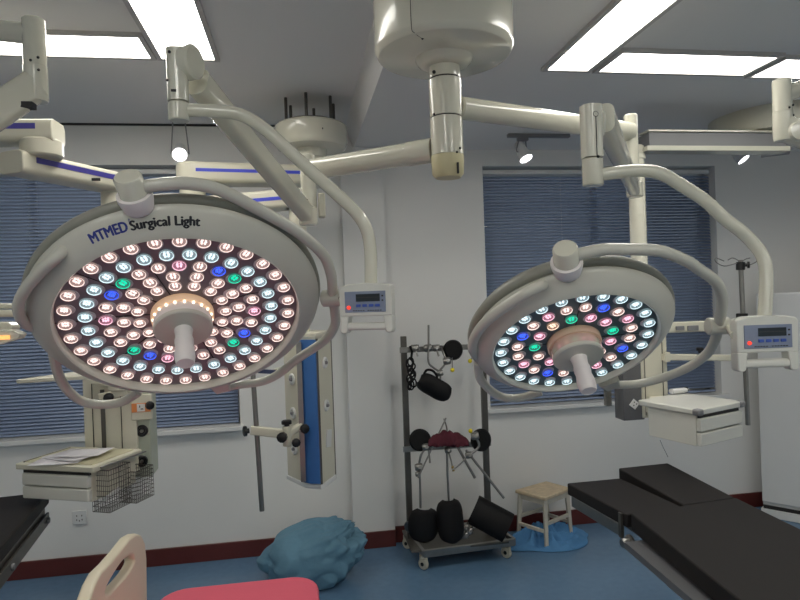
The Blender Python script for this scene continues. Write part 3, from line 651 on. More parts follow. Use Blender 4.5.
# ================================================================== left pendant with shelf
zA = at(15, 163, Y=2.62).z
LA = at(15, 163, Y=2.62); RA = at(112, 183, Z=zA)
t = thing('equipment_pendant', 'ceiling pendant with purple-striped arms, gas column, drawers and wire baskets at the far left', 'medical pendant', (RA.x, RA.y, 2.3))
LA2 = LA + V((.05, .02, 0))
def box_arm(A, B, h, w, name, stripe_y=.0):
    d = (B-A).normalized(); s_ = V((d.y, -d.x, 0)); s_ = -s_ if s_.y > 0 else s_
    o = MB().beam(A, B, w, h, rnd=.55, seg=6).build(name, cream2, t, bevel=.004)
    L = (B-A).length
    MB().beam(A+d*.06+s_*(w/2+.0004)+V((0, 0, stripe_y)), B-d*.03+s_*(w/2+.0004)+V((0, 0, stripe_y)), .003, .022).build('arm_stripe', stripe, o)
dA = (RA-LA).normalized()
box_arm(LA-dA*.02, RA+dA*.02, .09, .13, 'lower_arm', .012)
zU = zA+.130
b = MB().cyl((LA.x+.08, LA.y+.05, zA+.03), (LA.x+.08, LA.y+.05, zU-.03), .078, seg=36, ch=.1).build('elbow_swivel', cream2, t)
box_arm(V((LA.x+.145, LA.y+.05, zU)), V((LA.x-1.0, LA.y+.10, zU)), .09, .13, 'upper_arm', .012)
cn = V((LA.x-1.0, LA.y+.10, 0))
MB().cyl((cn.x, cn.y, zU), (cn.x, cn.y, ZL), .09).build('ceiling_post', cream2, t)
MB().lathe([(0, 0), (.22, 0), (.22, -.12), (.2, -.14), (0, -.14)], (cn.x, cn.y, ZL), (0, 0, 1), 40).build('canopy', cream, t)
MB().box(at(101, 178, Z=zA)+V((0, -.07, -.02)), (.035, .004, .012)).build('arm_vent', seam, t)
ANG = math.atan2(-.162, .359)
SZ = 1.05
SC = V((-.972, 2.905, SZ))        # shelf centre
SM = rotz(ANG, SC)                # x right along the front, y to the back
SW, SD = .395, .30
colM = rotz(ANG, (0, 0, 0))
kz0 = at(120, 474, Y=3.1).z; kz1 = at(120, 378, Y=3.1).z
# column back of the shelf: front face and a narrower side face on the right
cc = at(112, 430, Y=3.12); cr = at(141, 430, Y=3.16)
MB().beam(V((cc.x, cc.y+.05, kz0)), V((cc.x, cc.y+.05, kz1)), .235, .14, ref=(0, 1, 0), rnd=.1).build('column_body', cream2, t)
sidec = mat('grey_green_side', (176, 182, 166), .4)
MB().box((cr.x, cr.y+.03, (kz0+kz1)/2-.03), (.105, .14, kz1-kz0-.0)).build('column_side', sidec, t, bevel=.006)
MB().cyl((RA.x, RA.y, zA), (RA.x+.0, RA.y, kz1-.05), .05).build('drop_tube', cream2, t)
yf = cc.y-.071+.05+.0
b = MB(); 
for px in (93, 121.5): 
    q = at(px, 420, Y=yf); b.box((q.x, yf-.001, (kz0+kz1)/2), (.003, .003, kz1-kz0-.04))
b.build('panel_gap', seam, t)
q = at(103.5, 420, Y=yf); MB().box((q.x, yf-.003, (kz0+kz1)/2+.01), (.018, .006, kz1-kz0-.12)).build('steel_rail', dsteel, t)
q = at(142, 407, Y=cr.y-.05); so = MB().box((q.x, q.y+.0, q.z), (.092, .03, .12)).build('socket_box', cream2, t, bevel=.004)
qq = V((q.x, q.y-.017, q.z+.0)); 
MB().box(qq, (.085, .004, .042)).build('orange_socket', orange, so); MB().box(qq+V((0, -.002, 0)), (.036, .004, .036)).build('socket_plate', whitep, so)
b = MB(); b.box(qq+V((-.005, -.0045, .006)), (.004, .002, .01)); b.box(qq+V((.005, -.0045, -.006)), (.012, .002, .004)); b.build('socket_holes', seam, so)
for y in (430.6, 461): outlet(at(142, y, Y=cr.y-.042), (.1, -1, 0), t, .028, blackp, steel)
knob(at(148, 405, Y=cr.y-.06), (.6, -.8, 0), .020, t, .03)
# small upper tray
M2 = at(70, 380, Y=2.95); z = M2.z
tp = [at(16, 383, Z=z), at(70, 374, Z=z), at(99, 383, Z=z), at(99, 384.5, Z=z)]
a0 = at(16, 384, Y=2.75); MT = [V((a0.x, a0.y, a0.z)), V((at(95, 384, Y=2.78).x, 2.78, a0.z)), V((at(95, 384, Y=3.05).x+.04, 3.08, a0.z)), V((a0.x+.20, 3.04, a0.z))]
MB().prism(MT, (0, 0, .018)).build('upper_tray', cream2, t, bevel=.004)
MB().beam(at(98, 397, Y=3.0), at(127, 392, Y=3.04), .03, .028).build('rail_clamp', cream2, t, bevel=.003)
knob(at(110, 397, Y=2.985), (0, -1, 0), .022, t, .03)
# shelf board, drawers
MB(SM).box((0, 0, -.012), (SW, SD, .026)).build('shelf_board', cream2, t, bevel=.005)
MB(SM).box((0, 0, .0025), (SW-.05, SD-.05, .003)).build('shelf_mat', mat('shelf_inner', (196, 190, 160), .5), t)
b = MB(SM); b.tube([(-SW/2+.025, -SD/2+.02, .003), (-SW/2+.03, SD/2-.03, .003)], .0025, 6); b.build('shelf_groove', seam, t)
dh = .128
cab_ = MB(SM).box((-.005, .012, -.025-dh/2), (SW-.06, SD-.03, dh)).build('drawer_box', cream2, t, bevel=.003)
for k in range(2):
    z_ = -.040-.026-k*.056
    MB(SM).box((-.005, -SD/2+.018, z_), (SW-.06, .024, .051)).build('drawer', panelw, t, bevel=.006, seg=3)
MB(SM).box((-.005, -SD/2+.022, -.034), (SW-.06, .012, .014)).build('drawer_gap', seam, t)
# wire baskets on a rail to the right
MB(SM).tube([(SW/2+.01, -SD/2+.03, -.01), (SW/2+.02, SD/2+.0, -.01)], .004, 8).build('basket_rail', steel, t)
def basket(M, w, d, h, dv):
    b = MB(M); r = .0014
    n = 9
    for k in range(n+1):
        x = -w/2+w*k/n; b.tube([(x, -d/2, 0), (x, -d/2, -h), (x, d/2, -h), (x, d/2, 0)], r, 4)
        y = -d/2+d*k/n; b.tube([(-w/2, y, 0), (-w/2, y, -h), (w/2, y, -h), (w/2, y, 0)], r, 4)
    for k in range(9):
        z = -h*k/8; rr_ = .0024 if k in (0,) else r
        b.tube([(-w/2, -d/2, z), (w/2, -d/2, z), (w/2, d/2, z), (-w/2, d/2, z), (-w/2, -d/2, z)], rr_, 4)
    return b.build('wire_basket', dsteel, t)
bk1 = at(111, 466, Y=2.80); bk2 = at(136, 468, Y=3.0)
basket(rotz(ANG, (bk1.x, bk1.y, bk1.z)), .085, .13, .175, 0); basket(rotz(ANG, (bk2.x, bk2.y, bk2.z)), .09, .12, .14, 0)
# tool in basket
c0 = at(101, 503, Y=2.79)
o = MB(); o.tube([at(101, 503, Y=2.8), at(108, 497, Y=2.8), at(119, 488, Y=2.8)], .006, 10, 4, r2=.009); tag(o.build('plastic_wand', whitep), 'white stick-like tool lying in the front wire basket', 'instrument')
# papers
for i, (px, py, an, w, h) in enumerate([(60, 461, .35, .20, .14), (74, 456, -.15, .21, .15), (84, 453, .22, .20, .145)]):
    p = at(px, py, Z=SZ+.004+i*.006)
    b = MB(rotz(ANG+an, (p.x, p.y, p.z)))
    vs = []; 
    for jy in range(5):
        for ix in range(5):
            u, v_ = ix/4-.5, jy/4-.5; vs.append((u*w, v_*h, .002+.004*(abs(u)**2)*4*(1 if (i+ix) % 2 else .6)))
    b.add(vs, [(j*5+k, j*5+k+1, (j+1)*5+k+1, (j+1)*5+k) for j in range(4) for k in range(4)])
    o = b.build('paper_sheet', paperm); m_ = o.modifiers.new('s', 'SOLIDIFY'); m_.thickness = .0006
    tag(o, ['leftmost white sheet on the pendant shelf, nearest its front edge', 'middle white sheet of the papers on the pendant shelf', 'uppermost white sheet on the pendant shelf, nearest the column'][i], 'paper', 'papers on the left shelf')

# ================================================================== right pendant
YR = 3.05
A = at(642, 143.5, Y=3.25); B = at(776, 143.5, Y=3.25); B.z = A.z
t = thing('equipment_pendant', 'ceiling pendant with a white drawer shelf and infusion pole, right of the smaller lamp', 'medical pendant', (A.x, A.y, ZR))
cnx, cny = B.x+.12, 3.40
MB().lathe([(0, 0), (.365, 0), (.365, -.11), (.355, -.13), (.33, -.135), (0, -.135)], (cnx, cny, ZR), (0, 0, 1), 72).build('canopy', cream2, t)
MB().cyl((cnx, cny, ZR-.12), (cnx, cny, A.z), .08).build('swivel', cream2, t)
b = MB(); b.beam(A, B, .15, .085, ref=(0, 0, 1)); b.beam(B, V((cnx, cny, A.z)), .15, .07); b.build('upper_arm', greyp, t)
b = MB(); 
b.box(((A.x+B.x)/2, A.y-.035, A.z+.052), (B.x-A.x+.02, .10, .012)); b.box(((A.x+B.x)/2, A.y-.035, A.z-.045), (B.x-A.x+.04, .10, .028)); b.build('arm_edge', cream, t, bevel=.003)
PX_ = at(636, 165, Y=3.25)
MB().cyl((PX_.x, 3.25, at(636, 153, Y=3.25).z+.04), (PX_.x, 3.25, 1.70), .045, seg=28).build('drop_tube', cream, t)
MB().lathe([(0, .012), (.045, .012), (.052, .004), (.052, -.02), (.045, -.024)], (PX_.x, 3.25, at(636, 156, Y=3.25).z), (0, 0, 1), 28).build('tube_collar', cream, t)
# column
c0 = at(657, 380, Y=3.18); ctop = at(650, 300, Y=3.2).z; cbot = at(650, 418, Y=3.18).z
MB().box((c0.x-.01, 3.26, (ctop+cbot)/2), (.16, .15, ctop-cbot)).build('column_body', cream2, t, bevel=.006)
b = MB()
for px in (645, 663): q = at(px, 380, Y=3.184); b.box((q.x, 3.184, (ctop+cbot)/2), (.004, .004, ctop-cbot-.03))
b.build('panel_gap', dsteel, t)
MB().box((PX_.x+.03, 3.26, ctop+.03), (.24, .18, .10)).build('column_head', cream2, t, bevel=.01)
q = at(633, 402, Y=3.2); gb = MB().box((q.x+.0, 3.24, q.z+.06), (.125, .10, .32)).build('grey_box', dgrey, t, bevel=.004)
b = MB(Matrix.Translation((q.x, 3.187, q.z-.01)) @ Matrix.Rotation(math.radians(40), 4, 'Y')); b.box((0, 0, 0), (.042, .006, .042)); b.build('diamond_plate', whitep, gb)
b = MB(Matrix.Translation((q.x, 3.187, q.z-.01)) @ Matrix.Rotation(math.radians(40), 4, 'Y'))
for dx, dz in ((-.008, .008), (.008, .008), (0, -.008)): b.box((dx, -.0035, dz), (.006, .002, .006))
b.build('plate_marks', seam, gb)
q = at(609.5, 398, Y=3.2); MB().box((q.x, 3.22, q.z+.02), (.03, .03, .13)).build('side_rail', steel, t)
# shelf
L_, F_, R_, B_ = V((1.683, 2.93, 0)), V((1.79, 2.598, 0)), V((2.126, 2.727, 0)), V((2.02, 3.06, 0))
SZ2 = 1.13; c = (L_+F_+R_+B_)/4; exx = (R_-F_).normalized(); eyy = (L_-F_).normalized()
w2, d2 = (R_-F_).length, (L_-F_).length
SM2 = frameM((c.x, c.y, SZ2), exx, eyy, (0, 0, 1))
MB(SM2).box((0, 0, -.014), (w2, d2, .028)).build('shelf_board', panelw, t, bevel=.006)
for sx in (-1, 1): MB(SM2).box((sx*(w2/2-.015), -d2/2+.012, -.014), (.04, .04, .030)).build('corner_bumper', greyp, t, bevel=.008)
dh = .148
MB(SM2).box((0, -.012, -.028-dh/2), (w2-.03, d2-.075, dh)).build('drawer_box', panelw, t, bevel=.003)
for k in range(2): MB(SM2).box((0, -d2/2+.012, -.045-.030-k*.068), (w2-.03, .024, .062)).build('drawer', panelw, t, bevel=.006, seg=3)
MB(SM2).box((0, -d2/2+.018, -.036), (w2-.05, .01, .016)).build('drawer_gap', seam, t)
b = MB(SM2); b.box((0, d2/2-.02, -.06), (.12, .14, .05)); b.beam((0, d2/2, -.06), SM2.inverted() @ V((c0.x, 3.2, SZ2-.06)), .08, .05); b.build('shelf_bracket', cream2, t)
MB().tube([at(660, 440, Y=2.85), at(663, 447, Y=2.85), at(668, 457, Y=2.85)], .0012, 6).build('loose_string', seam, t)
# horizontal arms and rails from the column to the infusion pole
PP1 = at(741, 330, Y=3.2)
MB().beam(at(655, 328, Y=3.2), at(706, 326, Y=3.2), .05, .06, rnd=.3).build('bracket_arm', cream2, t)
b = MB(); b.box(at(680, 328, Y=3.165), (.05, .01, .022)); b.box(at(693, 328, Y=3.165), (.065, .01, .028)); b.build('arm_inlay', greyp, t, bevel=.002)
MB().beam(at(662, 357, Y=3.18), at(744, 358, Y=3.2), .035, .036, rnd=.3).build('cross_rail', cream2, t)
MB().box(at(667, 357, Y=3.165), (.03, .02, .055)).build('rail_end', cream2, t, bevel=.003)
knob(at(700, 353, Y=3.17), (0, 0, 1), .02, t, .03)
p0, p1 = at(740.5, 260, Y=3.2), at(748, 425, Y=3.2)
MB().cyl(p0, p1, .0135, seg=16).build('infusion_pole', steel, t)
MB().cyl(at(740.5, 262, Y=3.2), at(740.5, 270, Y=3.2), .024, seg=16).build('pole_cap', blackp, t); knob(at(745, 265, Y=3.19), (.8, -.6, 0), .02, t, .025)
b = MB()
for pts in ([(741, 262), (734, 264), (724, 266), (716, 262), (716, 258), (724, 261)], [(741, 262), (733, 258), (728, 260)], [(741, 262), (748, 265), (756, 262), (757, 258)], [(741, 262), (746, 259), (750, 258)]):
    b.tube([at(x, y, Y=3.2) for x, y in pts], .003, 8, 4)
b.build('bag_hook', steel, t)
MB().box(at(742, 316, Y=3.19), (.05, .04, .03)).build('pole_clamp', blackp, t, bevel=.004)
# handset on the shelf
c1 = SM2 @ V((w2/2-.06, d2/2-.03, .018))
o = MB().beam(c1+V((-.05, .0, 0)), c1+V((.05, .02, .0)), .035, .025, rnd=.8, seg=4).build('white_handset', whitep)
tag(o, 'small white handset lying at the back right corner of the right shelf', 'handset')
MB().ball(c1+V((.045, .016, -.0)), .016, 10).build('handset_grip', blackp, o)
# grey gadget / rail hanging by the column on the left side of it

# ================================================================== white cabinet at right
p0 = at(763, 513, Z=0.0); yaw = math.radians(-52)
t = thing('storage_cabinet', 'tall plain white cabinet cut by the right edge, beside the right window', 'cabinet', (p0.x, p0.y-.0, 0))
CM = rotz(yaw, (p0.x-.04, p0.y-.05, 0)); 
ch_ = 1.55
ex = CM.to_3x3() @ V((1, 0, 0))
MB(CM).box((.3, .12, .03), (.62, .27, .06)).build('plinth', whitep, t, bevel=.004)
MB(CM).box((.3, .12, .07), (.59, .25, .03)).build('plinth_gap', seam, t)
MB(CM).box((.3, .13, .08+ch_/2), (.60, .25, ch_)).build('body', whitep, t, bevel=.006)
MB(CM).box((.3, -.005, .095+ch_/2), (.60, .022, ch_-.03)).build('door', whitep, t, bevel=.006)
hp = CM.inverted() @ at(799, 345, Y=p0.y-.2); MB(CM).box((.14, -.026, 1.42), (.03, .022, .06)).build('door_handle', blackp, t, bevel=.004)

# ================================================================== operating tables
t = thing('operating_table', 'black padded operating table with split leg sections at the lower right', 'operating table', (1.5, 1.9, 0))
T = .055; TZ = .80
def pad(name, P4, th, dz=0.):
    # P4: corners far-left, far-right, near-right, near-left with z tops
    b = MB(); P4 = [V(p) for p in P4]; b.add(P4+[p-V((0, 0, th)) for p in P4], [(0, 1, 2, 3), (7, 6, 5, 4), (0, 4, 5, 1), (1, 5, 6, 2), (2, 6, 7, 3), (3, 7, 4, 0)])
    return b.build(name, tablem, t, bevel=.006, seg=2)
pad('leg_pad', [(1.203, 2.741, TZ-.0), (1.473, 2.746, TZ), (1.522, 2.325, TZ-.005), (1.262, 2.31, TZ-.005)], T)
zr = at(620, 469, X=1.49).z
pad('leg_pad', [(1.49, 2.79, TZ+.035), (1.755, 2.80, TZ+.037), (1.787, 2.365, TZ), (1.535, 2.345, TZ)], T)
pad('torso_pad', [(1.272, 2.297, TZ+.004), (1.787, 2.359, TZ+.002), (1.742, 1.2, TZ-.0), (1.17, 1.2, TZ)], .07)
pad('back_pad', [(1.17, 1.19, TZ), (1.742, 1.19, TZ), (1.70, .3, TZ), (1.14, .3, TZ)], .07)
MB().beam((1.213, 2.71, TZ-.075), (1.262, 2.34, TZ-.085), .012, .05).build('leg_rail', steel, t, bevel=.003)
MB().beam((1.735, 2.76, TZ-.06), (1.77, 2.40, TZ-.08), .012, .05).build('leg_rail', steel, t, bevel=.003)
MB().box((1.5, 2.5, TZ-.07), (.42, .42, .02)).build('leg_support_plate', dsteel, t)
b = MB(); b.beam((1.268, 2.25, TZ-.105), (1.185, 1.25, TZ-.105), .010, .035); b.beam((1.77, 2.28, TZ-.10), (1.735, 1.25, TZ-.10), .010, .035)
for y in (2.12, 1.8, 1.45): b.beam((1.26-.08*(2.2-y), y, TZ-.105), (1.31-.08*(2.2-y), y, TZ-.09), .02, .02)
b.build('side_rail', steel, t, bevel=.002)
MB().lathe([(0, .03), (.016, .03), (.02, .022), (.02, 0), (.03, -.002), (.03, -.012), (0, -.012)], (1.255, 2.29, TZ-.11), (-1, -.1, 0), 20).build('pivot_bolt', steel, t)
MB().box((1.255, 2.345, TZ-.06), (.012, .02, .10)).build('hinge_plate', dsteel, t)
MB().prism([(1.20, 2.22, TZ-.075), (1.78, 2.22, TZ-.075), (1.74, 1.2, TZ-.075), (1.14, 1.2, TZ-.075)], (0, 0, -.025)).build('table_frame', dgrey, t)
MB().prism([(1.29, 2.1, TZ-.1), (1.70, 2.1, TZ-.1), (1.66, 1.0, TZ-.1), (1.25, 1.0, TZ-.1)], (0, 0, -.10)).build('under_housing', greyp, t, bevel=.01)
MB().beam((1.46, 1.3, TZ-.15), (1.46, 1.3, .12), .26, .30, .32, .36, rnd=.2).build('pedestal', cream, t)
MB().box((1.46, 1.3, .07), (.52, .95, .11)).build('base', cream, t, bevel=.02)

t = thing('operating_table', 'corner of a second black padded operating table at the far left edge', 'operating table', (-1.6, 2.4, 0))
c0, c1, c2 = V((-1.150, 3.02, .875)), V((-1.127, 2.907, .875)), V((-1.046, 2.25, .875))
dv = (c2-c0).normalized(); sv = V((dv.y, -dv.x, 0)); sv = -sv if sv.x > 0 else sv
Lx = 2.0; Wx = .52
def tb(off0, off1, s0, s1, z0, z1, name, m, bev=.006):
    P4 = [c0+dv*s0+sv*off0, c0+dv*s0+sv*off1, c0+dv*s1+sv*off1, c0+dv*s1+sv*off0]
    return MB().prism([V((p.x, p.y, z0)) for p in P4], (0, 0, z1-z0)).build(name, m, t, bevel=bev)
tb(0, Wx, 0, .95, .82, .875, 'pad', tablem, .008); tb(0, Wx, .96, Lx, .82, .875, 'pad', tablem, .012)
tb(.02, Wx-.02, .03, Lx, .765, .82, 'table_frame', dgrey)
o = tb(-.012, 0.0, .06, Lx, .75, .80, 'side_rail', dsteel, .003)
tb(.004, .03, .06, Lx, .745, .82, 'side_plate', dsteel, .003)
b = MB(); 
for s_ in (.10, .6): b.lathe([(0, .01), (.012, .01), (.014, 0)], c0+dv*s_-sv*.012+V((0, 0, -.10)), -sv, 16)
b.build('rail_bolt', dgrey, t)
q = c0+dv*1.1+sv*.26
MB().beam((q.x, q.y, .74), (q.x, q.y, .1), .26, .26, rnd=.2).build('pedestal', cream, t); MB().box((q.x, q.y, .06), (.5, .8, .11)).build('base', cream, t, bevel=.02)

# ================================================================== gurney with pink mattress
t = thing('stretcher', 'stretcher bed with pink mattress and cream plastic side rail at the bottom edge', 'stretcher', (-.25, 1.4, 0))
def rrect(x0, x1, y0, y1, r, z, n=6):
    P_ = []
    for cx, cy, t0 in ((x1-r, y1-r, 0), (x0+r, y1-r, PI/2), (x0+r, y0+r, PI), (x1-r, y0+r, 1.5*PI)):
        for k in range(n+1): P_.append((cx+r*math.cos(t0+PI/2*k/n), cy+r*math.sin(t0+PI/2*k/n), z))
    return P_
x0, x1, y0, y1 = -.535, .03, .62, 2.38
MB().prism(rrect(x0, x1, y0, y1, .10, .585), (0, 0, .075)).build('mattress', pink, t, bevel=.02, seg=4)
MB().prism(rrect(x0+.01, x1-.01, y0+.01, y1-.01, .08, .54), (0, 0, .044)).build('bed_deck', bedp, t, bevel=.01)
b = MB()
for x in (x0+.08, x1-.08): b.tube([(x, y0+.2, .52), (x, y1-.15, .52)], .02, 12)
for x in (x0+.08, x1-.08):
    for y in (y0+.25, y1-.25): b.tube([(x, y, .52), (x, y, .14)], .018, 12)
b.tube([(x0+.08, y0+.25, .2), (x0+.08, y1-.25, .2)], .015, 12); b.tube([(x1-.08, y0+.25, .2), (x1-.08, y1-.25, .2)], .015, 12)
b.build('bed_frame', steel, t)
for x in (x0+.08, x1-.08):
    for y in (y0+.25, y1-.25):
        MB().lathe([(0, -.015), (.055, -.015), (.06, -.008), (.06, .008), (.055, .015), (0, .015)], (x, y, .062), (1, 0, 0), 24).build('castor', blackp, t)
        MB().box((x, y, .125), (.05, .05, .03)).build('castor_fork', steel, t)
# side rail panel (a plane along the bed) with cut-outs
XRL = -.595
prb = at(132, 537, X=XRL); ytop, ztop_ = prb.y, prb.z
yb_ = at(141, 590, X=XRL).y
def pxr(x, y): p = at(x, y, X=XRL); return (p.y, p.z)
outer = [pxr(141, 640), pxr(141.5, 600), pxr(141, 560), pxr(139.5, 545), pxr(136, 538), pxr(131, 536.5), pxr(125, 540), pxr(115, 553), pxr(104, 566), pxr(95, 575), pxr(89, 586), pxr(84, 600), pxr(78, 630), pxr(74, 660)]
import bmesh
def plate_with_holes(outer, holes, x, th, name, m, parent, bevel):
    cu = bpy.data.curves.new('c', 'CURVE'); cu.dimensions = '2D'; cu.fill_mode = 'BOTH'; cu.extrude = th/2; cu.bevel_depth = bevel; cu.bevel_resolution = 3
    for loop in [outer]+holes:
        s_ = cu.splines.new('POLY'); s_.points.add(len(loop)-1); s_.use_cyclic_u = True
        for i, (yy, zz) in enumerate(loop): s_.points[i].co = (yy, zz, 0, 1)
    to = bpy.data.objects.new('c', cu); S.collection.objects.link(to); bpy.context.view_layer.update()
    me = bpy.data.meshes.new_from_object(to); bpy.data.objects.remove(to)
    for v in me.vertices: v.co = V((x+v.co.z, v.co.x, v.co.y))-parent.location
    me.materials.append(m); me.name = name
    for p_ in me.polygons: p_.use_smooth = True
    me.set_sharp_from_angle(angle=math.radians(40))
    o = bpy.data.objects.new(name, me); S.collection.objects.link(o); o.parent = parent; return o
def cat_loop(P, n=4):
    Q = []; K = len(P)
    for i in range(K):
        p0, p1, p2, p3 = [V((*P[(i+j-1) % K], 0)) for j in range(4)]
        for k in range(n):
            tt = k/n; q = .5*((2*p1)+(p2-p0)*tt+(2*p0-5*p1+4*p2-p3)*tt*tt+(3*p1-p0-3*p2+p3)*tt**3); Q.append((q.x, q.y))
    return Q
h1 = cat_loop([pxr(127, 553), pxr(130, 562), pxr(123, 575), pxr(111, 589), pxr(103, 597), pxr(98.5, 597), pxr(99, 588), pxr(107, 573), pxr(118, 558)])
plate_with_holes(outer, [h1], XRL, .018, 'side_rail', bedp, t, .009)
b = MB(); b.beam((XRL+.012, pxr(118, 590)[0], pxr(118, 590)[1]), (XRL+.012, pxr(133, 575)[0], pxr(133, 575)[1]), .006, .012); b.build('rail_rib', bedp, t, bevel=.003)
b = MB(); b.box((XRL+.03, 2.0, .56), (.08, .06, .04)); b.box((XRL+.03, 1.8, .56), (.08, .06, .04)); b.build('rail_hinge', steel, t)
MB().box((XRL, 1.9, .565), (.03, .5, .05)).build('rail_foot', bedp, t, bevel=.01)

# ================================================================== blue bundle, stool, cloth
def ridge(x, y, z): return 1-min(1, abs(noise.noise(V((x, y, z))))*2.6)
def bundle():
    """a full cloth sack: round belly at the left, gathered and twisted towards a tuft at the upper right"""
    nu, nv = 150, 90; b = MB(); vs = []; K = V((.50, -.15, .85)).normalized()
    for j in range(nv+1):
        th = PI*j/nv
        for i in range(nu):
            ph = 2*PI*i/nu; d = V((math.sin(th)*math.cos(ph), math.sin(th)*math.sin(ph), math.cos(th)))
            w = max(0, d.dot(K)); ang = math.atan2(d.dot(K.cross(V((0, 1, 0))).normalized()), d.dot(K.cross(K.cross(V((0, 1, 0)))).normalized()))
            gather = ridge(math.cos(ang)*3.1+4, math.sin(ang)*3.1, w*.8)
            k = 1.04 + .20*noise.noise(d*1.4+V((3.1, 2, 0))) - .09*ridge(d.x*1.9+1.5, d.y*2.2, d.z*1.4)
            k += (.085*gather-.04)*min(1, max(0, w-.15)*2.2) + .012*ridge(d.x*6, d.y*6+3, d.z*4)
            k *= 1-.30*max(0, (w-.70)/.30)**1 if w > .70 else 1
            tuft = max(0, (w-.90)/.10); k += .24*tuft*(.7+.5*gather)
            p = V((math.copysign(abs(d.x)**.86, d.x)*.275*k, d.y*.23*k, math.copysign(abs(d.z)**.8, d.z)*.185*k))
            p.x *= 1.06 if p.z < 0 else 1; p.x += .11*(p.z/.18) if p.z > 0 else .02*(p.z/.18)
            p += V((BC.x-.005, 3.80, .165))
            if p.z < .006: p.z = .006+.01*abs(noise.noise(d*7))
            vs.append(p)
    fs = [(j*nu+i, j*nu+(i+1) % nu, (j+1)*nu+(i+1) % nu, (j+1)*nu+i) for j in range(nv) for i in range(nu)]
    b.add(vs, fs); return b.build('cloth_bundle', clothm, None, ang=180)
BC = at(312, 552, Y=3.78)
o = bundle()
tag(o, 'large blue cloth bundle lying on the floor in front of the pilaster', 'bundle')
def crumple(name, m, c, rx, ry, h, seed, label):
    b = MB(); nr, na = 40, 120; vs = []
    for j in range(nr+1):
        rr_ = j/nr
        for i in range(na):
            an = 2*PI*i/na; e = 1+.22*noise.noise(V((math.cos(an)*1.5+seed, math.sin(an)*1.5, 0)))
            x, y = rr_*rx*e*math.cos(an), rr_*ry*e*math.sin(an)
            rg = 1-abs(noise.noise(V((x*8+seed, y*11, 0))))*4.5; r2_ = 1-abs(noise.noise(V((x*20+seed, y*24, 3))))*3.2
            z = h*(1-rr_**2.5)*(.42+.38*rg+.22*r2_)+.012*(1-rr_)
            vs.append((c[0]+x, c[1]+y, max(.004, z)+.002))
    fs = [(j*na+i, j*na+(i+1) % na, (j+1)*na+(i+1) % na, (j+1)*na+i) for j in range(nr) for i in range(na)]
    b.add(vs, fs); o = b.build(name, m, None, ang=180); s_ = o.modifiers.new('s', 'SOLIDIFY'); s_.thickness = .003; s_.offset = -1
    return tag(o, label, 'cloth')
cf = at(548, 540, Z=0)
crumple('floor_cloth', clothb, (1.60, 4.0, 0), .30, .18, .13, 5.2, 'crumpled bright blue cloth on the floor under the wooden stool')

S4 = [V((1.405, 4.063, 0)), V((1.535, 3.852, 0)), V((1.786, 4.000, 0)), V((1.684, 4.190, 0))]
sc_ = sum(S4, V((0, 0, 0)))/4; ZS = .352
t = thing('stool', 'small worn stool with a wooden seat standing right of the rack', 'stool', (sc_.x, sc_.y, 0))
MB().prism([V((p.x, p.y, ZS-.024)) for p in S4], (0, 0, .024)).build('seat', woodm, t, bevel=.006)
legs = [sc_+(p-sc_)*.82 for p in S4]; feet = [sc_+(p-sc_)*.94 for p in S4]
ap = MB()
for i in range(4): ap.beam(V((*legs[i].xy, ZS-.042)), V((*legs[(i+1) % 4].xy, ZS-.042)), .014, .036)
ap.build('apron', stoolp, t)
for i in range(4): MB().beam(V((*legs[i].xy, ZS-.02)), V((*feet[i].xy, 0)), .028, .028, .022, .022).build('leg', stoolp, t, bevel=.002)
for i in range(4):
    z = .12+(.05 if i % 2 else 0); f_ = 1-z/ZS
    a_, b_ = legs[i].lerp(feet[i], f_), legs[(i+1) % 4].lerp(feet[(i+1) % 4], f_)
    MB().beam(V((*a_.xy, z)), V((*b_.xy, z)), .018, .022).build('stretcher_bar', stoolp, t, bevel=.002)

# ================================================================== equipment rack
YK = 3.98
lpx, rpx = .655, 1.185
t = thing('equipment_rack', 'wheeled steel rack with two posts holding black leg supports, between the lamps', 'rack', ((lpx+rpx)/2, YK, 0))
zt = 1.44
for x in (lpx, rpx): MB().box((x, YK, (zt+.09)/2+.0), (.038, .030, zt-.09)).build('post', dsteel, t, bevel=.002)
zr1, zr2 = at(440, 348, Y=YK).z, at(440, 446, Y=YK).z
for z in (zr1, zr2): MB().box(((lpx+rpx)/2, YK-.02, z), (rpx-lpx+.06, .012, .036)).build('hanging_rail', steel, t, bevel=.002)
MB().box(((lpx+rpx)/2+.02, YK-.03, .118), (rpx-lpx+.1, .36, .014)).build('base_shelf', dsteel, t, bevel=.003)
b = MB(); fz = .105
b.beam((.70, 3.76, fz), (1.30, 3.80, fz), .02, .045); b.beam((lpx, 4.14, fz), (rpx+.05, 4.14, fz), .02, .045); b.beam((.70, 3.76, fz), (lpx, 4.14, fz), .02, .045); b.beam((1.30, 3.80, fz), (rpx+.05, 4.14, fz), .02, .045)
b.build('base_frame', steel, t, bevel=.002)
for x, y in ((.70, 3.78), (1.25, 3.82), (lpx+.0, 4.12), (rpx+.04, 4.12)):
    cc_ = MB(); cc_.lathe([(0, -.012), (.032, -.012), (.036, -.006), (.036, .006), (.032, .012), (0, .012)], (x, y, .036), (.8, .6, 0), 24)
    w_ = cc_.build('castor', mat('castor_cream', (188, 184, 168), .5) if 'castor_cream' not in MATS else MATS['castor_cream'], t)
    b = MB(); b.box((x, y, .082), (.04, .04, .018)); b.beam((x-.014, y+.018, .08), (x-.014, y+.018, .04), .012, .03); b.beam((x+.014, y-.018, .08), (x+.014, y-.018, .04), .012, .03); b.build('castor_fork', MATS['castor_cream'], t)
    MB().lathe([(0, .016), (.012, .016), (.012, -.016), (0, -.016)], (x, y, .036), (.8, .6, 0), 12).build('castor_hub', blackp, w_)

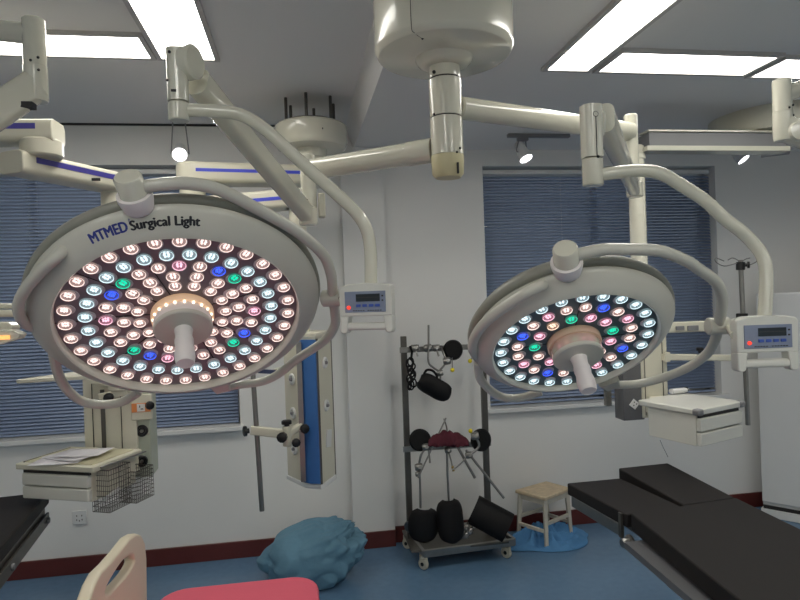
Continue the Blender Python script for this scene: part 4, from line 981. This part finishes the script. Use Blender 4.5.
def trough(name, P0, P1, n_out, w, depth, label, rounded=True, th=.012, cat='leg support', group=None, m=black, zmin=0):
    """padded gutter-shaped limb support from P0 to P1, its back towards n_out"""
    P0, P1 = V(P0), V(P1); lift = max(0, zmin-min(P0.z, P1.z)); P0.z += lift; P1.z += lift; ax = (P1-P0); L = ax.length; ax.normalize(); n_ = V(n_out); n_ = (n_-ax*n_.dot(ax)).normalized(); sd = ax.cross(n_)
    nu, nv = 18, 16; b = MB(); vs = []
    for lay in (0, 1):
        for j in range(nu+1):
            u = j/nu; e = 1.
            if rounded: 
                du = min(u, 1-u)*L/(w*.5); e = math.sqrt(max(.0, 1-(1-min(1, du))**2))*.55+.45 if du < 1 else 1
            for i in range(nv+1):
                an = -PI*.48+PI*.96*i/nv
                rr_ = (w/2)-(th if lay else 0); 
                vs.append(P0+ax*(u*L)+sd*(rr_*math.sin(an)*e)+n_*((depth-(th if lay else 0))*math.cos(an)*(.6+.4*e)))
    M_ = (nu+1)*(nv+1)
    f = []
    for lay in (0, 1):
        for j in range(nu):
            for i in range(nv):
                q_ = [lay*M_+j*(nv+1)+i, lay*M_+j*(nv+1)+i+1, lay*M_+(j+1)*(nv+1)+i+1, lay*M_+(j+1)*(nv+1)+i]; f.append(q_ if lay else q_[::-1])
    for j in range(nu):
        for i in (0, nv): f.append([j*(nv+1)+i, (j+1)*(nv+1)+i, M_+(j+1)*(nv+1)+i, M_+j*(nv+1)+i])
    for i in range(nv):
        for j in (0, nu): f.append([j*(nv+1)+i, j*(nv+1)+i+1, M_+j*(nv+1)+i+1, M_+j*(nv+1)+i])
    b.add(vs, f); rt = thing(name, label, cat, P0, group)
    b.build('padded_shell', m, rt, ang=60)
    return rt
GR = 'black padded supports kept on the rack'
Y1 = 3.86
def rod(parent, pts, r=.006, m=steel, nm='rod', sm_=0): return MB().tube(pts, r, 10, sm_).build(nm, m, parent)
def clampb(parent, p, r=.018):
    b = MB(); b.lathe([(0, -r), (r*.8, -r), (r, -r*.6), (r, r*.6), (r*.8, r), (0, r)], p, (1, -.3, .2), 14); b.lathe([(0, -r*1.3), (r*.5, -r*1.3), (r*.5, r*1.3), (0, r*1.3)], p, (0, -1, .2), 12); return b.build('clamp', steel, parent)
def ybut(parent, p): return MB().ball(p, .014, 12).build('yellow_knob', yellow, parent)
# upper hanging arm support
s1 = trough('arm_support', at(419, 378, Y=Y1-.02), at(449, 395, Y=Y1-.02), (0, -1, -.55), .135, .06, 'black padded arm support hanging tilted from the top rail of the rack', group=GR)
rod(s1, [at(428.5, 325, Y=Y1), at(428.5, 345, Y=Y1), at(428.5, 362, Y=Y1), at(434, 368, Y=Y1), at(440, 373, Y=Y1), at(440, 382, Y=Y1)], .0065, sm_=4)
clampb(s1, at(428, 348, Y=Y1+.05), .026); clampb(s1, at(440, 373, Y=Y1-.01), .02)
rod(s1, [at(440, 370, Y=Y1), at(447, 362, Y=Y1-.01), at(443, 352, Y=Y1), at(441, 346, Y=Y1+.05)], .007)
clampb(s1, at(447, 361, Y=Y1-.02), .024)
rod(s1, [at(447, 361, Y=Y1-.02), at(452, 358, Y=Y1-.02), at(452.5, 369, Y=Y1-.02)], .004); ybut(s1, at(452.5, 370, Y=Y1-.02))
MB().tube([at(424, 374, Y=Y1-.05), at(427, 370, Y=Y1-.06), at(433, 371, Y=Y1-.06), at(437, 377, Y=Y1-.06), at(434, 384, Y=Y1-.05)], .008, 10, 5).build('strap', black, s1)
# round pads
def roundpad(p, r, d, label, sx=1.):
    rt = thing('round_pad', label, 'support pad', p, 'round black pads on the rack')
    MB().lathe([(0, -.02), (r*.85, -.02), (r, -.008), (r, .008), (r*.85, .02), (0, .024)], p, d, 36, sx).build('cushion', black, rt)
    MB().lathe([(0, .0), (.012, 0), (.012, .06), (0, .06)], V(p)-V(d).normalized()*0.08, V(d), 12).build('mounting_stub', steel, rt); return rt
roundpad(at(453, 350, Y=Y1+.05), .066, (.15, -1, .05), 'squarish black pad behind the top rail of the rack')
r_ = roundpad(at(420, 440, Y=Y1+.0), .070, (0, -1, .1), 'round black pad at the left end of the middle rail')
r_ = roundpad(at(481, 440, Y=Y1+.0), .072, (.25, -1, .1), 'round black pad at the right end of the middle rail')
q = at(470, 361, Y=Y1)
rt = thing('rail_clamp', 'small rail clamp with a yellow knob at the right end of the top rail', 'clamp', at(470, 350, Y=Y1)); rod(rt, [at(474, 348, Y=Y1+.03), at(474, 354, Y=Y1), at(471, 360, Y=Y1)], .006); ybut(rt, q); clampb(rt, at(474, 349, Y=Y1+.05), .016)
rt = thing('rail_clamp', 'steel rail clamp with a yellow knob at the right end of the middle rail', 'clamp', at(472, 436, Y=Y1-.06)); clampb(rt, at(475, 436, Y=Y1-.06), .024); ybut(rt, at(470.5, 431, Y=Y1-.06)); rod(rt, [at(475, 436, Y=Y1-.06), at(479, 446, Y=Y1-.06), at(470, 455, Y=Y1-.06)], .008, sm_=4)
# coiled strap at the left
b = MB()
for k in range(13):
    c_ = at(411+random.uniform(-2, 3), 362+k*2.1, Y=Y1+.02+random.uniform(-.01, .01)); rr_ = random.uniform(.012, .028)
    b.tube([c_+V((rr_*math.cos(q_*PI/4)*.8, random.uniform(-.006, .006), rr_*math.sin(q_*PI/4)*1.3)) for q_ in range(8)], .005, 8, 3, closed=True)
b.tube([at(410, 346, Y=Y1+.05), at(412, 352, Y=Y1+.05), at(411, 360, Y=Y1+.03)], .008, 8)
tag(b.build('coiled_strap', black), 'black coiled strap hanging at the top left of the rack', 'strap')
# crossing rods on the middle rail
def rodthing(pts, kp, label, r=.0075, extra=()):
    rt = thing('support_rod', label, 'rod', pts[0], 'steel rods hanging on the rack')
    MB().tube(pts, r, 12).build('shaft', steel, rt)
    for p in kp: clampb(rt, p, .022)
    for e in extra: MB().tube(e, .005, 10, 4).build('link', steel, rt)
    return rt
rodthing([at(446, 418, Y=Y1-.02), at(418, 478, Y=Y1-.06)], [at(426, 447, Y=Y1-.05)], 'steel rod leaning down to the left from the middle rail', .005, [[at(444, 419, Y=Y1-.01), at(447, 430, Y=Y1+.03), at(444, 440, Y=Y1+.02)]])
MB_ = rodthing([at(466, 450, Y=Y1-.06), at(504, 498, Y=Y1-.12)], [at(469, 455, Y=Y1-.06)], 'long steel rod slanting down to the right from the middle rail', .008, [[at(469, 455, Y=Y1-.06), at(460, 464, Y=Y1-.07), at(452, 470, Y=Y1-.07)]])
rodthing([at(456, 444, Y=Y1+.01), at(475, 478, Y=Y1-.03)], [], 'shorter steel rod slanting down right, left of the long one', .009)
rodthing([at(428, 446, Y=Y1-.0), at(430, 463, Y=Y1-.02)], [], 'short steel rod stub hanging at the left of the middle rail', .006)
for px_, lb in ((415, 'steel rail clamp near the left end of the top rail'), (436, 'steel rail clamp near the middle of the top rail')):
    p = at(px_, 348, Y=YK-.06); rt = thing('rail_clamp', lb, 'clamp', p); clampb(rt, p, .022)
    rod(rt, [p+V((0, 0, .0)), p+V((.01, -.03, -.05))], .006); MB().box(p+V((0, .0, .012)), (.05, .02, .02)).build('jaw', steel, rt, bevel=.003)
# maroon cloth over the middle rail
def drape():
    b = MB(); nx, ny = 40, 16; vs = []
    for j in range(ny+1):
        for i in range(nx+1):
            u, v_ = i/nx, j/ny
            px = 428+u*41; top = 441-13.5*math.sin(PI*min(1, max(0, u)))**.7*(.75+.35*noise.noise(V((u*4, 2, 2))))
            an = v_*PI*1.1-.2
            p = at(px, 446-(446-top)*math.sin(min(PI, max(0, an)))-0, Y=Y1-.02-.06*math.cos(an))
            fz_ = noise.noise(V((u*9, v_*2.2, 1)))*.018+noise.noise(V((u*22, v_*4, 5)))*.006
            vs.append(p+V((0, -abs(fz_), fz_)))
    b.add(vs, [(j*(nx+1)+i, j*(nx+1)+i+1, (j+1)*(nx+1)+i+1, (j+1)*(nx+1)+i) for j in range(ny) for i in range(nx)])
    o = b.build('maroon_cloth', maroon, None, ang=180); s_ = o.modifiers.new('s', 'SOLIDIFY'); s_.thickness = .006
    tag(o, 'crumpled maroon cloth lying over the middle rail of the rack', 'cloth')
drape()
# three leg supports standing on the base
s2 = trough('leg_support', at(424, 508, Y=3.84), at(423, 540, Y=3.84), (0, -1, .1), .20, .06, 'squarish black leg support at the left of the rack base', group=GR, zmin=.13)
rod(s2, [at(420.5, 508, Y=3.86), at(420, 480, Y=3.86), at(419, 467, Y=3.84), at(421, 455, Y=3.82), at(426, 448, Y=3.84)], .007, sm_=4); clampb(s2, at(419, 467, Y=3.83), .024); clampb(s2, at(418, 474, Y=3.83), .016)
s3 = trough('leg_support', at(448, 499, Y=3.80), at(452, 541, Y=3.78), (0, -1, .1), .17, .07, 'tall round-topped black leg support in the middle of the rack base', group=GR, zmin=.13)
rod(s3, [at(449, 502, Y=3.84), at(447.5, 475, Y=3.84), at(447, 452, Y=3.84)], .007); clampb(s3, at(448, 450, Y=3.84), .02)
rod(s3, [at(448, 450, Y=3.84), at(451, 460, Y=3.82), at(453, 469, Y=3.80)], .005); MB().tube([at(452.5, 466, Y=3.80), at(453.5, 471, Y=3.80)], .008, 8).build('rod_tip', mat('brass', (190, 160, 90), .35, metal=.8), s3)
s4 = trough('leg_support', at(473, 509, Y=3.84), at(508, 528, Y=3.76), (.1, -1, .25), .19, .07, 'large black leg support lying tilted at the right of the rack base', rounded=False, group=GR, zmin=.20)
rod(s4, [at(484, 520, Y=3.85), at(470, 530, Y=3.86)], .009)
# loose clamps on the base
for i, (px, py) in enumerate([(465, 527), (469, 531), (465, 535)]):
    p = at(px, py, Y=3.78); p.z = max(p.z, .155)
    rt = thing('loose_clamp', ['steel clamp on the rack base beside the middle leg support', 'steel clamp on the rack base nearest the tilted right leg support', 'lowest steel clamp on the rack base'][i], 'clamp', p, 'loose clamps on the rack base')
    clampb(rt, p, .022)
    MB().tube([p+V((-.02, 0, -.02)), p+V((.02, -.01, .03))], .006, 8).build('pin', dsteel, rt)
p = at(409, 527, Y=3.90); rt = thing('steel_disc', 'shiny steel disc at the left foot of the rack', 'disc', p)
MB().lathe([(0, -.006), (.034, -.006), (.038, 0), (.034, .006), (0, .006)], p, (-.7, -.7, 0), 28).build('plate', steel, rt)
MB().tube([p+V((.03, .03, -.02)), p+V((.0, .0, .0))], .008, 8).build('stub', dsteel, rt)
